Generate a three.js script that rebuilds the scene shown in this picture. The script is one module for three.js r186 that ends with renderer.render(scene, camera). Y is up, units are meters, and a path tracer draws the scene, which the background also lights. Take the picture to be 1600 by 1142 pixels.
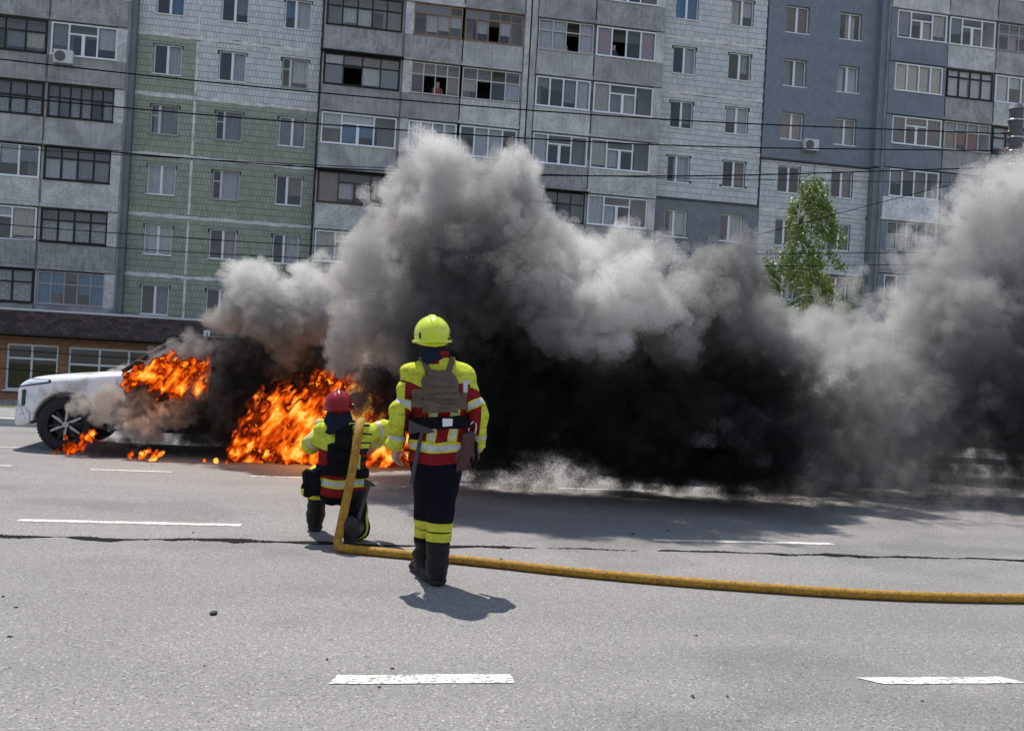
import * as THREE from 'three';
import { mergeGeometries, mergeVertices, toCreasedNormals } from 'three/addons/utils/BufferGeometryUtils.js';
import { RoundedBoxGeometry } from 'three/addons/geometries/RoundedBoxGeometry.js';

// ---------------------------------------------------------------- camera, sky, sun, exposure
const scene = new THREE.Scene();
const camera = new THREE.PerspectiveCamera(2 * Math.atan(571 / 1500) * 180 / Math.PI, 1600 / 1142, 0.1, 600);
camera.position.set(0, 1.57, 0);
camera.rotation.order = 'YXZ';
camera.rotation.set(0.001, -0.184, 0.0545);

const SUN = new THREE.Vector3(-0.075, Math.sin(0.985), -Math.cos(0.985)).normalize();   // high, behind the building
// summer sky: pale at the horizon, blue overhead, with scattered thin cloud everywhere
{
  const W = 1024, H = 512, d = new Float32Array(W * H * 4);
  for (let y = 0; y < H; y++) for (let x = 0; x < W; x++) {
    const up = ((y + 0.5) / H - 0.5) * Math.PI, az = ((x + 0.5) / W) * 2 * Math.PI, s = Math.max(0, Math.sin(up)), X = Math.cos(az) * Math.cos(up), Z = Math.sin(az) * Math.cos(up);
    const h = Math.pow(1 - s, 2.6), cl = sstep(0.50, 0.74, fbm(X * 2.4 / (0.3 + s) + 20, s * 3, Z * 2.4 / (0.3 + s), 5)) * 0.75 * sstep(0.0, 0.12, s), o = (y * W + x) * 4;
    d[o] = lerp(lerp(0.20, 0.60, h), 0.95, cl); d[o + 1] = lerp(lerp(0.30, 0.66, h), 0.97, cl); d[o + 2] = lerp(lerp(0.52, 0.75, h), 1.0, cl); d[o + 3] = 1;
  }
  const t = new THREE.DataTexture(d, W, H, THREE.RGBAFormat, THREE.FloatType); t.mapping = THREE.EquirectangularReflectionMapping; t.magFilter = THREE.LinearFilter; t.minFilter = THREE.LinearFilter; t.needsUpdate = true;
  scene.background = t; scene.environment = t; scene.backgroundIntensity = scene.environmentIntensity = 0.97;
}
const sun = new THREE.DirectionalLight(new THREE.Color(1.0, 0.955, 0.89), 5.0);
sun.name = 'sun';
sun.position.copy(SUN).multiplyScalar(90);
sun.target.position.set(3, 0, -15);
sun.castShadow = true; sun.shadow.mapSize.set(4096, 4096);
Object.assign(sun.shadow.camera, { left: -45, right: 45, top: 45, bottom: -45, near: 1, far: 220 });
scene.add(sun, sun.target);
const renderer = new THREE.WebGLRenderer({ antialias: true });
renderer.toneMapping = THREE.LinearToneMapping;
renderer.toneMappingExposure = 1.12;
renderer.shadowMap.enabled = true;

// ---------------------------------------------------------------- helpers
function rng(seed) { let s = seed >>> 0; return () => { s = (s + 0x6d2b79f5) | 0; let t = Math.imul(s ^ (s >>> 15), 1 | s); t = (t + Math.imul(t ^ (t >>> 7), 61 | t)) ^ t; return ((t ^ (t >>> 14)) >>> 0) / 4294967296; }; }
function hash3(x, y, z) { let h = Math.imul(x, 374761393) + Math.imul(y, 668265263) + Math.imul(z, 1274126177) | 0; h = Math.imul(h ^ (h >>> 13), 1274126177); return ((h ^ (h >>> 16)) >>> 0) / 4294967296; }
function vnoise(x, y, z) {                                     // smooth value noise, 0..1
  const X = Math.floor(x), Y = Math.floor(y), Z = Math.floor(z); x -= X; y -= Y; z -= Z;
  const u = x * x * (3 - 2 * x), v = y * y * (3 - 2 * y), w = z * z * (3 - 2 * z);
  const a = hash3(X, Y, Z), b = hash3(X + 1, Y, Z), c = hash3(X, Y + 1, Z), d = hash3(X + 1, Y + 1, Z);
  const e = hash3(X, Y, Z + 1), f = hash3(X + 1, Y, Z + 1), g = hash3(X, Y + 1, Z + 1), h = hash3(X + 1, Y + 1, Z + 1);
  const p = a + (b - a) * u, q = c + (d - c) * u, r = e + (f - e) * u, s = g + (h - g) * u, m = p + (q - p) * v, n = r + (s - r) * v;
  return m + (n - m) * w;
}
function fbm(x, y, z, oct = 4) { let s = 0, a = 0.5, n = 0; for (let i = 0; i < oct; i++) { s += a * vnoise(x, y, z); n += a; a *= 0.5; x = x * 2.03 + 17.1; y = y * 2.03 + 5.3; z = z * 2.03 + 9.7; } return s / n; }
function clamp(x, a = 0, b = 1) { return Math.min(b, Math.max(a, x)); }
function lerp(a, b, t) { return a + (b - a) * t; }
function sstep(a, b, x) { const t = clamp((x - a) / (b - a)); return t * t * (3 - 2 * t); }
const taken = new Map();
function numbered(name) { const n = taken.get(name) ?? 0; taken.set(name, n + 1); return n ? name + '_' + String(n).padStart(3, '0') : name; }
function tag(o, label, category, group, kind) { if (label) o.userData.label = label; if (category) o.userData.category = category; if (group) o.userData.group = group; if (kind) o.userData.kind = kind; return o; }
function thing(name, label, category, pos = [0, 0, 0], turn = 0, group) {
  const o = new THREE.Group(); o.name = numbered(name); o.position.set(...pos); o.rotation.y = turn; scene.add(o);
  return tag(o, label, category, group);
}
function mesh(name, geo, mat, parent) {
  const o = new THREE.Mesh(geo, mat); o.name = parent ? name : numbered(name); o.castShadow = o.receiveShadow = true;
  (parent ?? scene).add(o); return o;
}
function structure(name, geo, mat) { const o = mesh(name, geo, mat); o.userData.kind = 'structure'; return o; }
const std = (r, g, b, rough = 0.9, extra = {}) => { const { rgb, ...e } = extra; return new THREE.MeshStandardMaterial({ color: new THREE.Color().setRGB(r, g, b), roughness: rough, ...e }); };
const phy = (r, g, b, rough = 0.5, extra = {}) => new THREE.MeshPhysicalMaterial({ color: new THREE.Color().setRGB(r, g, b), roughness: rough, ...extra });
function box(x0, x1, y0, y1, z0, z1) { const g = new THREE.BoxGeometry(x1 - x0, y1 - y0, z1 - z0); g.translate((x0 + x1) / 2, (y0 + y1) / 2, (z0 + z1) / 2); return g; }
function merge(list) { return mergeGeometries(list.map((g) => { const h = g.index ? g.toNonIndexed() : g; for (const k of Object.keys(h.attributes)) if (!['position', 'normal', 'uv'].includes(k)) h.deleteAttribute(k); if (!h.attributes.uv) h.setAttribute('uv', new THREE.BufferAttribute(new Float32Array(h.attributes.position.count * 2), 2)); return h; })); }
function dataTex(n, fn, srgb = true, channels = 4) {            // fn(u, v) -> [r, g, b] in 0..1, tiling texture
  const d = new Uint8Array(n * n * 4);
  for (let y = 0; y < n; y++) for (let x = 0; x < n; x++) { const c = fn(x, y, n), o = (y * n + x) * 4; d[o] = clamp(c[0]) * 255; d[o + 1] = clamp(c[1]) * 255; d[o + 2] = clamp(c[2]) * 255; d[o + 3] = 255; }
  const t = new THREE.DataTexture(d, n, n); t.wrapS = t.wrapT = THREE.RepeatWrapping; t.magFilter = THREE.LinearFilter; t.minFilter = THREE.LinearMipmapLinearFilter; t.generateMipmaps = true; t.needsUpdate = true;
  if (srgb) t.colorSpace = THREE.SRGBColorSpace; return t;
}
// ---------------------------------------------------------------- sheets of ground
function gridSheet(xs, zs, heightAt, uvScale, colorAt) {
  const nx = xs.length, nz = zs.length, pos = [], uv = [], col = [], idx = [];
  for (let j = 0; j < nz; j++) for (let i = 0; i < nx; i++) {
    pos.push(xs[i], heightAt(xs[i], zs[j]), zs[j]); uv.push(xs[i] / uvScale, zs[j] / uvScale);
    const c = colorAt ? colorAt(xs[i], zs[j]) : [1, 1, 1]; col.push(...c);
  }
  for (let j = 0; j < nz - 1; j++) for (let i = 0; i < nx - 1; i++) { const a = j * nx + i, b = a + 1, c = a + nx, d = c + 1; idx.push(a, b, c, b, d, c); }
  const g = new THREE.BufferGeometry(); g.setAttribute('position', new THREE.Float32BufferAttribute(pos, 3)); g.setAttribute('uv', new THREE.Float32BufferAttribute(uv, 2)); g.setAttribute('color', new THREE.Float32BufferAttribute(col, 3));
  g.setIndex(idx.reverse()); g.computeVertexNormals(); 
  if (g.attributes.normal.getY(0) < 0) { g.setIndex(idx.reverse()); g.computeVertexNormals(); }
  return g;
}
const spread = (a, b, n, near, far) => { const s = []; if (near !== undefined) s.push(near); for (let i = 0; i <= n; i++) s.push(lerp(a, b, i / n)); if (far !== undefined) s.push(far); return s; };
// asphalt: pale and dark aggregate in a grey binder
const stones = new Float32Array(2048 * 2048).fill(0.5);
{
  const r = rng(11), N = 2048;
  const put = (n, lo, hi, ra, rb) => { for (let k = 0; k < n; k++) { const cx = r() * N, cy = r() * N, a = ra + (rb - ra) * r() * r(), b = a * (0.6 + 0.4 * r()), v = lo + (hi - lo) * r(); for (let y = -Math.ceil(b); y <= b; y++) for (let x = -Math.ceil(a); x <= a; x++) if ((x / a) ** 2 + (y / b) ** 2 <= 1) stones[((cy + y + N) & 2047) * N + ((cx + x + N) & 2047)] = v; } };
  put(260000, 0.40, 0.60, 1.0, 3.2); put(60000, 0.58, 0.78, 1.0, 2.8); put(52000, 0.24, 0.40, 1.0, 2.6); put(4500, 0.72, 0.9, 1.0, 2.2); put(9000, 0.08, 0.2, 0.9, 2.2);
}
const asphaltMap = dataTex(2048, (x, y) => { const s = stones[y * 2048 + x], f = 0.92 + 0.16 * hash3(x, y, 3), v = (0.13 + 0.72 * s) * f; return [v * 1.0, v * 0.98, v * 0.965]; });
const asphaltBump = dataTex(1024, (x, y) => { const s = stones[(y * 2) * 2048 + x * 2]; return [s, s, s]; }, false);
const asphalt = std(1, 1, 1, 0.88, { map: asphaltMap, bumpMap: asphaltBump, bumpScale: 0.004, vertexColors: true });
const roadTone = (x, z) => { const n = fbm(x * 0.35, 1.7, z * 0.9, 4), p = fbm(x * 0.9 + 40, 3.1, z * 2.6, 3), t = 0.80 + 0.30 * n + 0.22 * (p - 0.5) - 0.16 * sstep(0.58, 0.7, fbm(x * 0.8 + 9, 7, z * 1.2, 5)); return [t, t * 0.995, t * 0.99]; };
structure('road', gridSheet(spread(-12, 16, 280, -300, 300), spread(-18.7, 1.3, 250, undefined, 120), () => 0, 6, roadTone), asphalt);

const kerbMat = std(0.42, 0.41, 0.39, 0.9), kerb = structure('kerb', box(-300, 300, -0.2, 0.13, -18.95, -18.7), kerbMat);
const slabTex = dataTex(512, (x, y) => { const n = fbm(x / 20, y / 20, 1, 4), v = 0.52 + 0.2 * (n - 0.5) + 0.07 * (hash3(x, y, 1) - 0.5); return [v, v * 0.98, v * 0.95]; });
const pave = std(1, 1, 1, 0.95, { map: slabTex });
{ const g = new THREE.PlaneGeometry(600, 2.9); g.rotateX(-Math.PI / 2); g.translate(0, 0.126, -20.4); const u = g.attributes.uv; for (let i = 0; i < u.count; i++) u.setXY(i, g.attributes.position.getX(i) / 2, g.attributes.position.getZ(i) / 2); structure('pavement', g, pave); }
const lawnHeight = (x, z) => 0.115 - 1.41 * sstep(-21.9, -36, z);
const grassTex = dataTex(512, (x, y) => { const n = fbm(x / 14, y / 14, 5, 4), h = hash3(x, y, 7), v = 0.5 + 0.7 * (n - 0.5) + 0.35 * (h - 0.5); return [0.25 * v + 0.16, 0.32 * v + 0.17, 0.13 * v + 0.09]; });
structure('lawn_ground', gridSheet(spread(-20, 40, 60, -400, 400), spread(-60, -21.85, 60, -400), lawnHeight, 3), std(0.8, 0.8, 0.8, 1, { map: grassTex }));

// painted lane markings, each a worn strip of paint on the asphalt
const paintTex = dataTex(512, (x, y) => { const n = fbm(x / 9, y / 9, 8, 4), w = n > 0.6 ? 0.62 : 1, v = (0.80 + 0.12 * (fbm(x / 40, y / 40, 2, 3) - 0.5)) * w; return [v, v * 0.985, v * 0.95]; });
const paint = std(1, 1, 1, 0.75, { map: paintTex });
function laneDash(x0, x1, z, w, skewA, skewB, seed, label) {
  const r = rng(seed), n = Math.ceil((x1 - x0) / 0.025), pos = [], uv = [], idx = [];
  for (let i = 0; i <= n; i++) {                                // ragged long edges where the paint has chipped
    const t = i / n, x = lerp(x0, x1, t), e0 = (fbm(x * 9, seed, 0, 3) - 0.5) * 0.022, e1 = (fbm(x * 9, seed, 9, 3) - 0.5) * 0.022;
    pos.push(x + (1 - t) * skewA + t * skewB, 0.004, z - w / 2 + e0, x - (1 - t) * skewA - t * skewB, 0.004, z + w / 2 + e1); uv.push(x * 1.3, 0, x * 1.3, w * 1.3);
    if (i) { const a = i * 2; idx.push(a - 2, a - 1, a, a, a - 1, a + 1); }
  }
  const g = new THREE.BufferGeometry(); g.setAttribute('position', new THREE.Float32BufferAttribute(pos, 3)); g.setAttribute('uv', new THREE.Float32BufferAttribute(uv, 2)); g.setIndex(idx); g.computeVertexNormals();
  structure('lane_marking', g, paint);
}
laneDash(0.08, 0.97, -4.735, 0.13, 0.02, 0.0, 1);
laneDash(2.89, 3.76, -4.66, 0.11, -0.05, -0.05, 2);
laneDash(-2.62, -0.74, -8.97, 0.12, 0, 0, 3);
laneDash(3.07, 4.91, -8.67, 0.11, 0, 0, 4);
laneDash(8.8, 10.7, -8.5, 0.11, 0, 0, 5);
laneDash(-8.4, -6.4, -9.1, 0.12, 0, 0, 6);
laneDash(-2.91, -1.93, -12.7, 0.09, 0, 0, 7);
laneDash(-0.95, 0.15, -12.55, 0.09, 0, 0, 8);
laneDash(1.1, 2.0, -12.4, 0.09, 0, 0, 9);
laneDash(3.0, 4.4, -12.3, 0.08, 0, 0, 10);
laneDash(6.2, 9.8, -12.1, 0.08, 0, 0, 11);
laneDash(-5.0, -3.85, -12.8, 0.09, 0, 0, 12);
laneDash(-7.0, -4.3, -15.0, 0.08, 0, 0, 13);

// the cracked joint across the road: a run of crumbled dark pits, built as a shallow ragged strip of loose bitumen
{
  const pos = [], idx = [], uv = []; let k = 0; const pathZ = (x) => -8.2 + 0.045 * x * 0.6 + 0.10 * (fbm(x * 1.1, 4, 0, 4) - 0.5) + 0.012 * Math.sin(x * 3.1);
  const n = 2600; for (let i = 0; i <= n; i++) { const x = lerp(-9, 13, i / n), c = pathZ(x), w = Math.max(0.0, 0.34 * (fbm(x * 2.6, 8, 1, 6) - 0.46)) + 0.05 * hash3(i >> 1, 3, 9) * hash3(i, 4, 1) * sstep(0.36, 0.52, fbm(x * 3.3, 1, 30, 4)), w2 = Math.max(0, 0.34 * (fbm(x * 2.9, 18, 1, 6) - 0.47)) + 0.05 * hash3(i >> 1, 5, 9) * hash3(i, 6, 1) * sstep(0.36, 0.52, fbm(x * 3.3, 1, 30, 4));
    pos.push(x, 0.0045, c - w, x, 0.0045, c + w2); uv.push(x, 0, x, 1); if (i) { const a = i * 2; idx.push(a - 2, a - 1, a, a, a - 1, a + 1); } }
  const g = new THREE.BufferGeometry(); g.setAttribute('position', new THREE.Float32BufferAttribute(pos, 3)); g.setAttribute('uv', new THREE.Float32BufferAttribute(uv, 2)); g.setIndex(idx); g.computeVertexNormals();
  structure('road_crack', g, phy(0.014, 0.0135, 0.013, 1, { specularIntensity: 0.2 }));
}
// charred bits and chips lying on the road
{
  const mats = [std(0.015, 0.015, 0.016, 0.7), std(0.03, 0.028, 0.026, 0.9), std(0.06, 0.05, 0.045, 0.9)];
  const spots = [[1.42, -7.65, .03, 'black chip lying in the smoke shadow right of the standing firefighter'], [-0.62, -5.92, .05, 'folded black scrap lying alone on the open left asphalt'], [-1.90, -6.30, .022, 'small black crumb at the far left of the open asphalt'], [-1.75, -6.05, .016, 'tiny black crumb left of the folded scrap'], [-1.6, -5.45, .02, 'lone dark crumb on the lower left asphalt'], [0.38, -4.9, .022, 'black crumb touching the upper edge of the near left dash'], [0.05, -5.05, .016, 'tiny crumb just above the left end of the near dash'], [-0.55, -4.95, .012, 'tiny dark speck on asphalt left of the near dash'], [0.3, -4.62, .016, 'dark speck just below the near left dash'], [1.82, -4.45, .022, 'dark crumb on the asphalt between the two near dashes'], [2.0, -4.45, .014, 'smaller crumb beside the one between the near dashes'], [2.25, -5.5, .016, 'dark speck on asphalt below the middle of the hose'], [3.55, -6.85, .018, 'dark speck just above the hose at the right'], [2.95, -8.95, .035, 'black chip near the start of the far right dash'], [3.4, -9.2, .025, 'black chip lying just behind the far right dash'], [0.95, -11.9, .05, 'pale scrap lying on the shaded asphalt behind the standing firefighter'], [2.05, -11.7, .045, 'pale flat scrap on the shaded road under the black smoke'], [2.9, -10.5, .03, 'pale chip lying in the middle of the smoke shadow'], [2.6, -15.5, .07, 'dark lump on the sunlit strip of road under the smoke'], [3.0, -4.35, .012, 'dark speck on asphalt left of the near right dash'], [-2.3, -13.4, .03, 'black crumb beside the pool of flames by the front wheel'], [-1.1, -8.55, .02, 'dark crumb by the left dash and the crack']];
  const pale = std(0.55, 0.53, 0.5, 0.9);
  spots.forEach(([x, z, s, label], i) => {
    const g = new THREE.IcosahedronGeometry(1, 1), p = g.attributes.position, r = rng(i + 70), flat = 0.25 + 0.25 * r(), ax = 0.7 + r() * 0.9;
    for (let k = 0; k < p.count; k++) { const a = p.getX(k), b = p.getY(k), c = p.getZ(k), m = 0.65 + 0.7 * vnoise(a * 2 + i * 5, b * 2, c * 2); p.setXYZ(k, a * m * ax, b * m * flat, c * m * 0.7); }
    g.computeVertexNormals(); g.computeBoundingBox(); g.translate(0, -g.boundingBox.min.y, 0); g.scale(s * 0.62, s * 0.5, s * 0.62); g.rotateY(r() * 6);
    const o = mesh(label.startsWith('pale') ? 'road_scrap' : 'charred_chip', g, label.startsWith('pale') ? pale : mats[i % 3]); o.position.set(x, 0.001, z); tag(o, label, 'debris', 'bits of debris on the road');
  });
}
// ---------------------------------------------------------------- apartment block
const PLASTER_Z = -47, ROW = 2.8;
function metricUv(g, s = 1) {                                    // uv in metres by the main direction of each face
  if (g.index) g = g.toNonIndexed(); const p = g.attributes.position, n = g.attributes.normal, uv = new Float32Array(p.count * 2);
  for (let i = 0; i < p.count; i++) { const ax = Math.abs(n.getX(i)), ay = Math.abs(n.getY(i)), az = Math.abs(n.getZ(i)); const u = ax > ay && ax > az ? p.getZ(i) : p.getX(i), v = ay > ax && ay > az ? p.getZ(i) : p.getY(i); uv[i * 2] = u / s; uv[i * 2 + 1] = v / s; }
  g.setAttribute('uv', new THREE.BufferAttribute(uv, 2)); return g;
}
function concreteTex(seed, base, amp, streak, flake) {
  return dataTex(1024, (x, y) => {
    const X = x / 1024, Y = y / 1024, w = (a, b, f) => fbm(Math.cos(X * 6.2832) * f + seed, Math.sin(X * 6.2832) * f + Math.cos(Y * 6.2832) * f * 0.9, Math.sin(Y * 6.2832) * f + a, b);
    const big = w(1, 5, 1.3), fine = fbm(x / 7 + seed * 9, y / 7, seed, 3), st = fbm(x / 9 + seed, y / 150, seed + 3, 4), board = (Math.abs((Y * 26) % 1 - 0.5) < 0.06 && fbm(x / 60, Math.floor(Y * 26), seed, 2) > 0.5) ? -0.06 : 0;
    let v = base + amp * (big - 0.5) + 0.14 * (fine - 0.5) + streak * (st - 0.5) + board + 0.05 * (hash3(x, y, 5) - 0.5);
    if (flake) v -= 0.055 * sstep(0.48, 0.72, w(7, 6, 5.1)) * (0.3 + 1.4 * fine) + 0.03 * sstep(0.55, 0.6, fbm(x / 26, y / 10 + seed, 4, 5));
    return [v * 1.01, v, v * 0.99];
  });
}
const CT = [concreteTex(1, 0.62, 0.22, 0.16, false), concreteTex(4, 0.70, 0.2, 0.12, true), concreteTex(8, 0.60, 0.2, 0.16, true)];
const concrete = [std(1.2, 1.2, 1.22, 0.95, { map: CT[0] }), std(1.3, 1.3, 1.31, 0.95, { map: CT[1] }), std(1.15, 1.15, 1.17, 0.95, { map: CT[2] }), std(0.95, 0.95, 0.97, 0.95, { map: CT[0] })];
const whitePanel = std(1.7, 1.74, 1.8, 0.9, { map: CT[1] });
const stuccoTex = dataTex(512, (x, y) => { const v = 0.84 + 0.13 * (fbm(x / 60, y / 60, 3, 4) - 0.5) + 0.2 * (hash3(x, y, 9) - 0.5) * 0.6 + 0.12 * (fbm(x / 5, y / 90, 6, 3) - 0.5); return [v, v, v]; });
const blueStucco = std(0.31, 0.345, 0.405, 0.95, { map: stuccoTex }), greyStucco = std(0.32, 0.335, 0.365, 0.95, { map: stuccoTex }), greenPaint = std(0.16, 0.225, 0.15, 0.95, { map: stuccoTex });
const jointMat = std(0.07, 0.07, 0.072, 1), mortar = std(1.6, 1.58, 1.55, 1, { map: CT[1] });
const pvc = std(0.80, 0.82, 0.85, 0.45), oldWhite = std(0.58, 0.57, 0.54, 0.8), blackWood = std(0.022, 0.021, 0.02, 0.8), brownWood = std(0.075, 0.05, 0.038, 0.7), orangeWood = std(0.33, 0.19, 0.10, 0.7), greyWood = std(0.36, 0.36, 0.35, 0.85), tealWood = std(0.10, 0.20, 0.18, 0.8);
const glass = new THREE.MeshPhysicalMaterial({ color: 0xffffff, roughness: 0.03, transmission: 1, thickness: 0, ior: 1.5, specularIntensity: 1 });
const dirtyGlass = new THREE.MeshPhysicalMaterial({ color: new THREE.Color().setRGB(0.34, 0.38, 0.42), roughness: 0.16, transmission: 0.55, thickness: 0, ior: 1.5 });
const weaveTex = dataTex(256, (x, y) => { const v = 0.84 + 0.12 * (fbm(x / 30, y / 30, 2, 4) - 0.5) + 0.1 * (hash3(x, y, 2) - 0.5); return [v, v, v]; });
const laceTex = dataTex(256, (x, y) => { const v = fbm(x / 7, y / 7, 12, 3) > 0.5 ? 0.95 : 0.55; return [v, v, v]; });
const curtainMats = { white: std(0.533, 0.562, 0.607, 1, { map: weaveTex }), cream: std(0.518, 0.503, 0.429, 1, { map: weaveTex }), pink: std(0.459, 0.348, 0.370, 1, { map: weaveTex }), blue: std(0.059, 0.222, 0.407, 1, { map: weaveTex }), lace: std(0.407, 0.429, 0.459, 1, { map: laceTex }), tan: std(0.311, 0.237, 0.192, 1, { map: weaveTex }), brown: std(0.163, 0.118, 0.089, 1, { map: weaveTex }), green: std(0.074, 0.266, 0.059, 1, { map: weaveTex }), red: std(0.222, 0.037, 0.044, 1, { map: weaveTex }), rust: std(0.296, 0.096, 0.037, 1, { map: weaveTex }), foil: std(0.592, 0.614, 0.636, 0.35, { map: weaveTex }), grey: std(0.252, 0.266, 0.296, 1, { map: weaveTex }) };
const block = thing('apartment_building', 'long grey panel apartment block with green tiled bay and glazed balconies filling the background', 'apartment block');
const SILL = (k) => 3.07 + ROW * k, FLOOR = (k) => 2.1 + ROW * k;

// one window: frame is the part; panes, sill and curtain its pieces
const boxAt = (x0, x1, y0, y1, z0, z1) => box(x0, x1, y0, y1, z0, z1);
const paneGeo = new Map();
function pane(parent, x0, x1, y0, y1, z, mat = glass) {
  const key = [(x1 - x0).toFixed(2), (y1 - y0).toFixed(2)].join(); if (!paneGeo.has(key)) paneGeo.set(key, new THREE.BoxGeometry(x1 - x0, y1 - y0, 0.008));
  const o = mesh('pane', paneGeo.get(key), mat, parent); o.position.set((x0 + x1) / 2, (y0 + y1) / 2, z); return o;
}
const curtainGeoCache = new Map();
function curtain(parent, x0, x1, y0, y1, z, kind, seed) {
  const w = x1 - x0, h = y1 - y0, key = [w.toFixed(2), h.toFixed(2), seed % 5].join();
  if (!curtainGeoCache.has(key)) { const g = new THREE.PlaneGeometry(w, h, 40, 1), p = g.attributes.position; for (let i = 0; i < p.count; i++) p.setZ(i, 0.028 * Math.sin(p.getX(i) * (24 + 3 * (seed % 5)) + 1.4 * Math.sin(p.getX(i) * 7)) ); g.computeVertexNormals(); curtainGeoCache.set(key, g); }
  const o = mesh('curtain', curtainGeoCache.get(key), curtainMats[kind], parent); o.position.set((x0 + x1) / 2, (y0 + y1) / 2, z); return o;
}
const winRand = rng(77), openings = [];
// spec: 'p' white two-leaf plastic, 'o' old wooden with a small vent leaf
function flatWindow(x0, x1, k, spec, curtains, z = PLASTER_Z) {
  const y0 = SILL(k), y1 = y0 + 1.40, zf = z - 0.10, t = 0.055, list = [], m = spec[0] === 'o' ? oldWhite : spec[0] === 'g' ? greyWood : pvc, cx = spec[0] === 'p' ? lerp(x0, x1, spec[1] === 'l' ? 0.42 : spec[1] === 'r' ? 0.58 : 0.5) : lerp(x0, x1, 0.32);
  list.push(boxAt(x0, x1, y0, y0 + t, zf - 0.05, zf), boxAt(x0, x1, y1 - t, y1, zf - 0.05, zf), boxAt(x0, x0 + t, y0 + t, y1 - t, zf - 0.05, zf), boxAt(x1 - t, x1, y0 + t, y1 - t, zf - 0.05, zf), boxAt(cx - 0.055, cx + 0.055, y0 + t, y1 - t, zf - 0.048, zf + 0.004));
  if (spec[0] !== 'p') list.push(boxAt(x0 + t, cx - 0.055, lerp(y0, y1, 0.6), lerp(y0, y1, 0.6) + 0.05, zf - 0.048, zf + 0.003));
  const o = mesh('window', metricUv(merge(list), 2), m, block);
  pane(o, x0 + t, cx - 0.055, y0 + t, y1 - t, zf - 0.025); pane(o, cx + 0.055, x1 - t, y0 + t, y1 - t, zf - 0.025);
  const s = mesh('sill', boxAt(x0 - 0.05, x1 + 0.05, y0 - 0.045, y0 - 0.004, z - 0.1, z + 0.075), spec[0] === 'p' ? pvc : greyWood, o);
  let i = 0; for (const [a, b, kind, bottom] of curtains ?? []) curtain(o, lerp(x0, x1, a) , lerp(x0, x1, b), y0 + (bottom ?? 0) * 1.4 + 0.03, y1 - 0.03, zf - 0.2, kind, i++ + k);
  openings.push([x0, x1, y0, y1, z]);
}
const A = [-8.97, -7.72], B = [-6.05, -4.82], Cc = [-3.15, -1.92], D = [16.27, 17.50], E = [19.29, 20.54], Fw = [22.36, 23.63], G = [25.40, 26.65];
const W = [[0, 1, 'white']], Wr = [[0.5, 1, 'white']], Wl = [[0, 0.5, 'white']], Dk = [];
[[A, 0, 'p', [[0.5, 1, 'grey']]], [A, 1, 'p', [[0, 1, 'white', .05]]], [A, 2, 'p', W], [A, 3, 'o', [[0.1, 1, 'grey']]], [A, 4, 'p', Wr], [A, 5, 'p', [[0.5, 1, 'blue', .1]]],
 [B, 0, 'p', [[0.4, .9, 'grey']]], [B, 1, 'p', [[0.55, 1, 'pink']]], [B, 2, 'o', [[0.32, 1, 'white']]], [B, 3, 'o', [[0.3, 1, 'grey']]], [B, 4, 'p', Wr], [B, 5, 'p', [[0.5, 1, 'grey', .3]]],
 [Cc, 0, 'p', Dk], [Cc, 1, 'pl', Wr], [Cc, 2, 'pl', [[0.45, 1, 'tan', .35]]], [Cc, 3, 'p', [[0, 1, 'grey']]], [Cc, 4, 'o', [[0.38, .95, 'foil', .2]]], [Cc, 5, 'pl', [[0.45, 1, 'white'], [0, .4, 'blue', .4]]],
 [D, 1, 'pl', Wr], [D, 2, 'pl', [[0.3, 1, 'white', .1]]], [D, 3, 'pl', [[0.35, 1, 'white']]], [D, 4, 'p', [[0.5, 1, 'grey', .2]]], [D, 5, 'p', [[0.6, 1, 'white']]], [D, 6, 'p', [[0, 1, 'blue', .1]]],
 [E, 1, 'pl', Wr], [E, 2, 'pl', Wr], [E, 3, 'p', [[0.55, 1, 'tan', .1]]], [E, 4, 'p', [[0, .5, 'white', .4], [.5, 1, 'white']]], [E, 5, 'p', [[0.55, .9, 'lace', .3]]], [E, 6, 'p', [[0.5, 1, 'white', .4], [0, .45, 'cream']]],
 [Fw, 1, 'p', Dk], [Fw, 2, 'pl', Dk], [Fw, 3, 'p', Dk], [Fw, 4, 'p', [[0, 1, 'tan']]], [Fw, 5, 'p', [[0.1, .4, 'grey'], [.55, 1, 'grey']]], [Fw, 6, 'p', [[0, 1, 'brown', .1]]],
 [G, 1, 'p', [[0, 1, 'red']]], [G, 2, 'p', [[0.5, 1, 'green']]], [G, 3, 'p', [[0.5, 1, 'tan']]], [G, 4, 'p', [[0, 1, 'grey']]], [G, 5, 'p', [[0, .4, 'white'], [.5, 1, 'white']]], [G, 6, 'p', [[.4, .8, 'cream']]],
 [D, 0, 'p', W], [E, 0, 'p', W], [Fw, 0, 'p', W], [G, 0, 'p', W]].forEach(([c, k, s, cu]) => flatWindow(c[0], c[1], k, s, cu));

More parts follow.
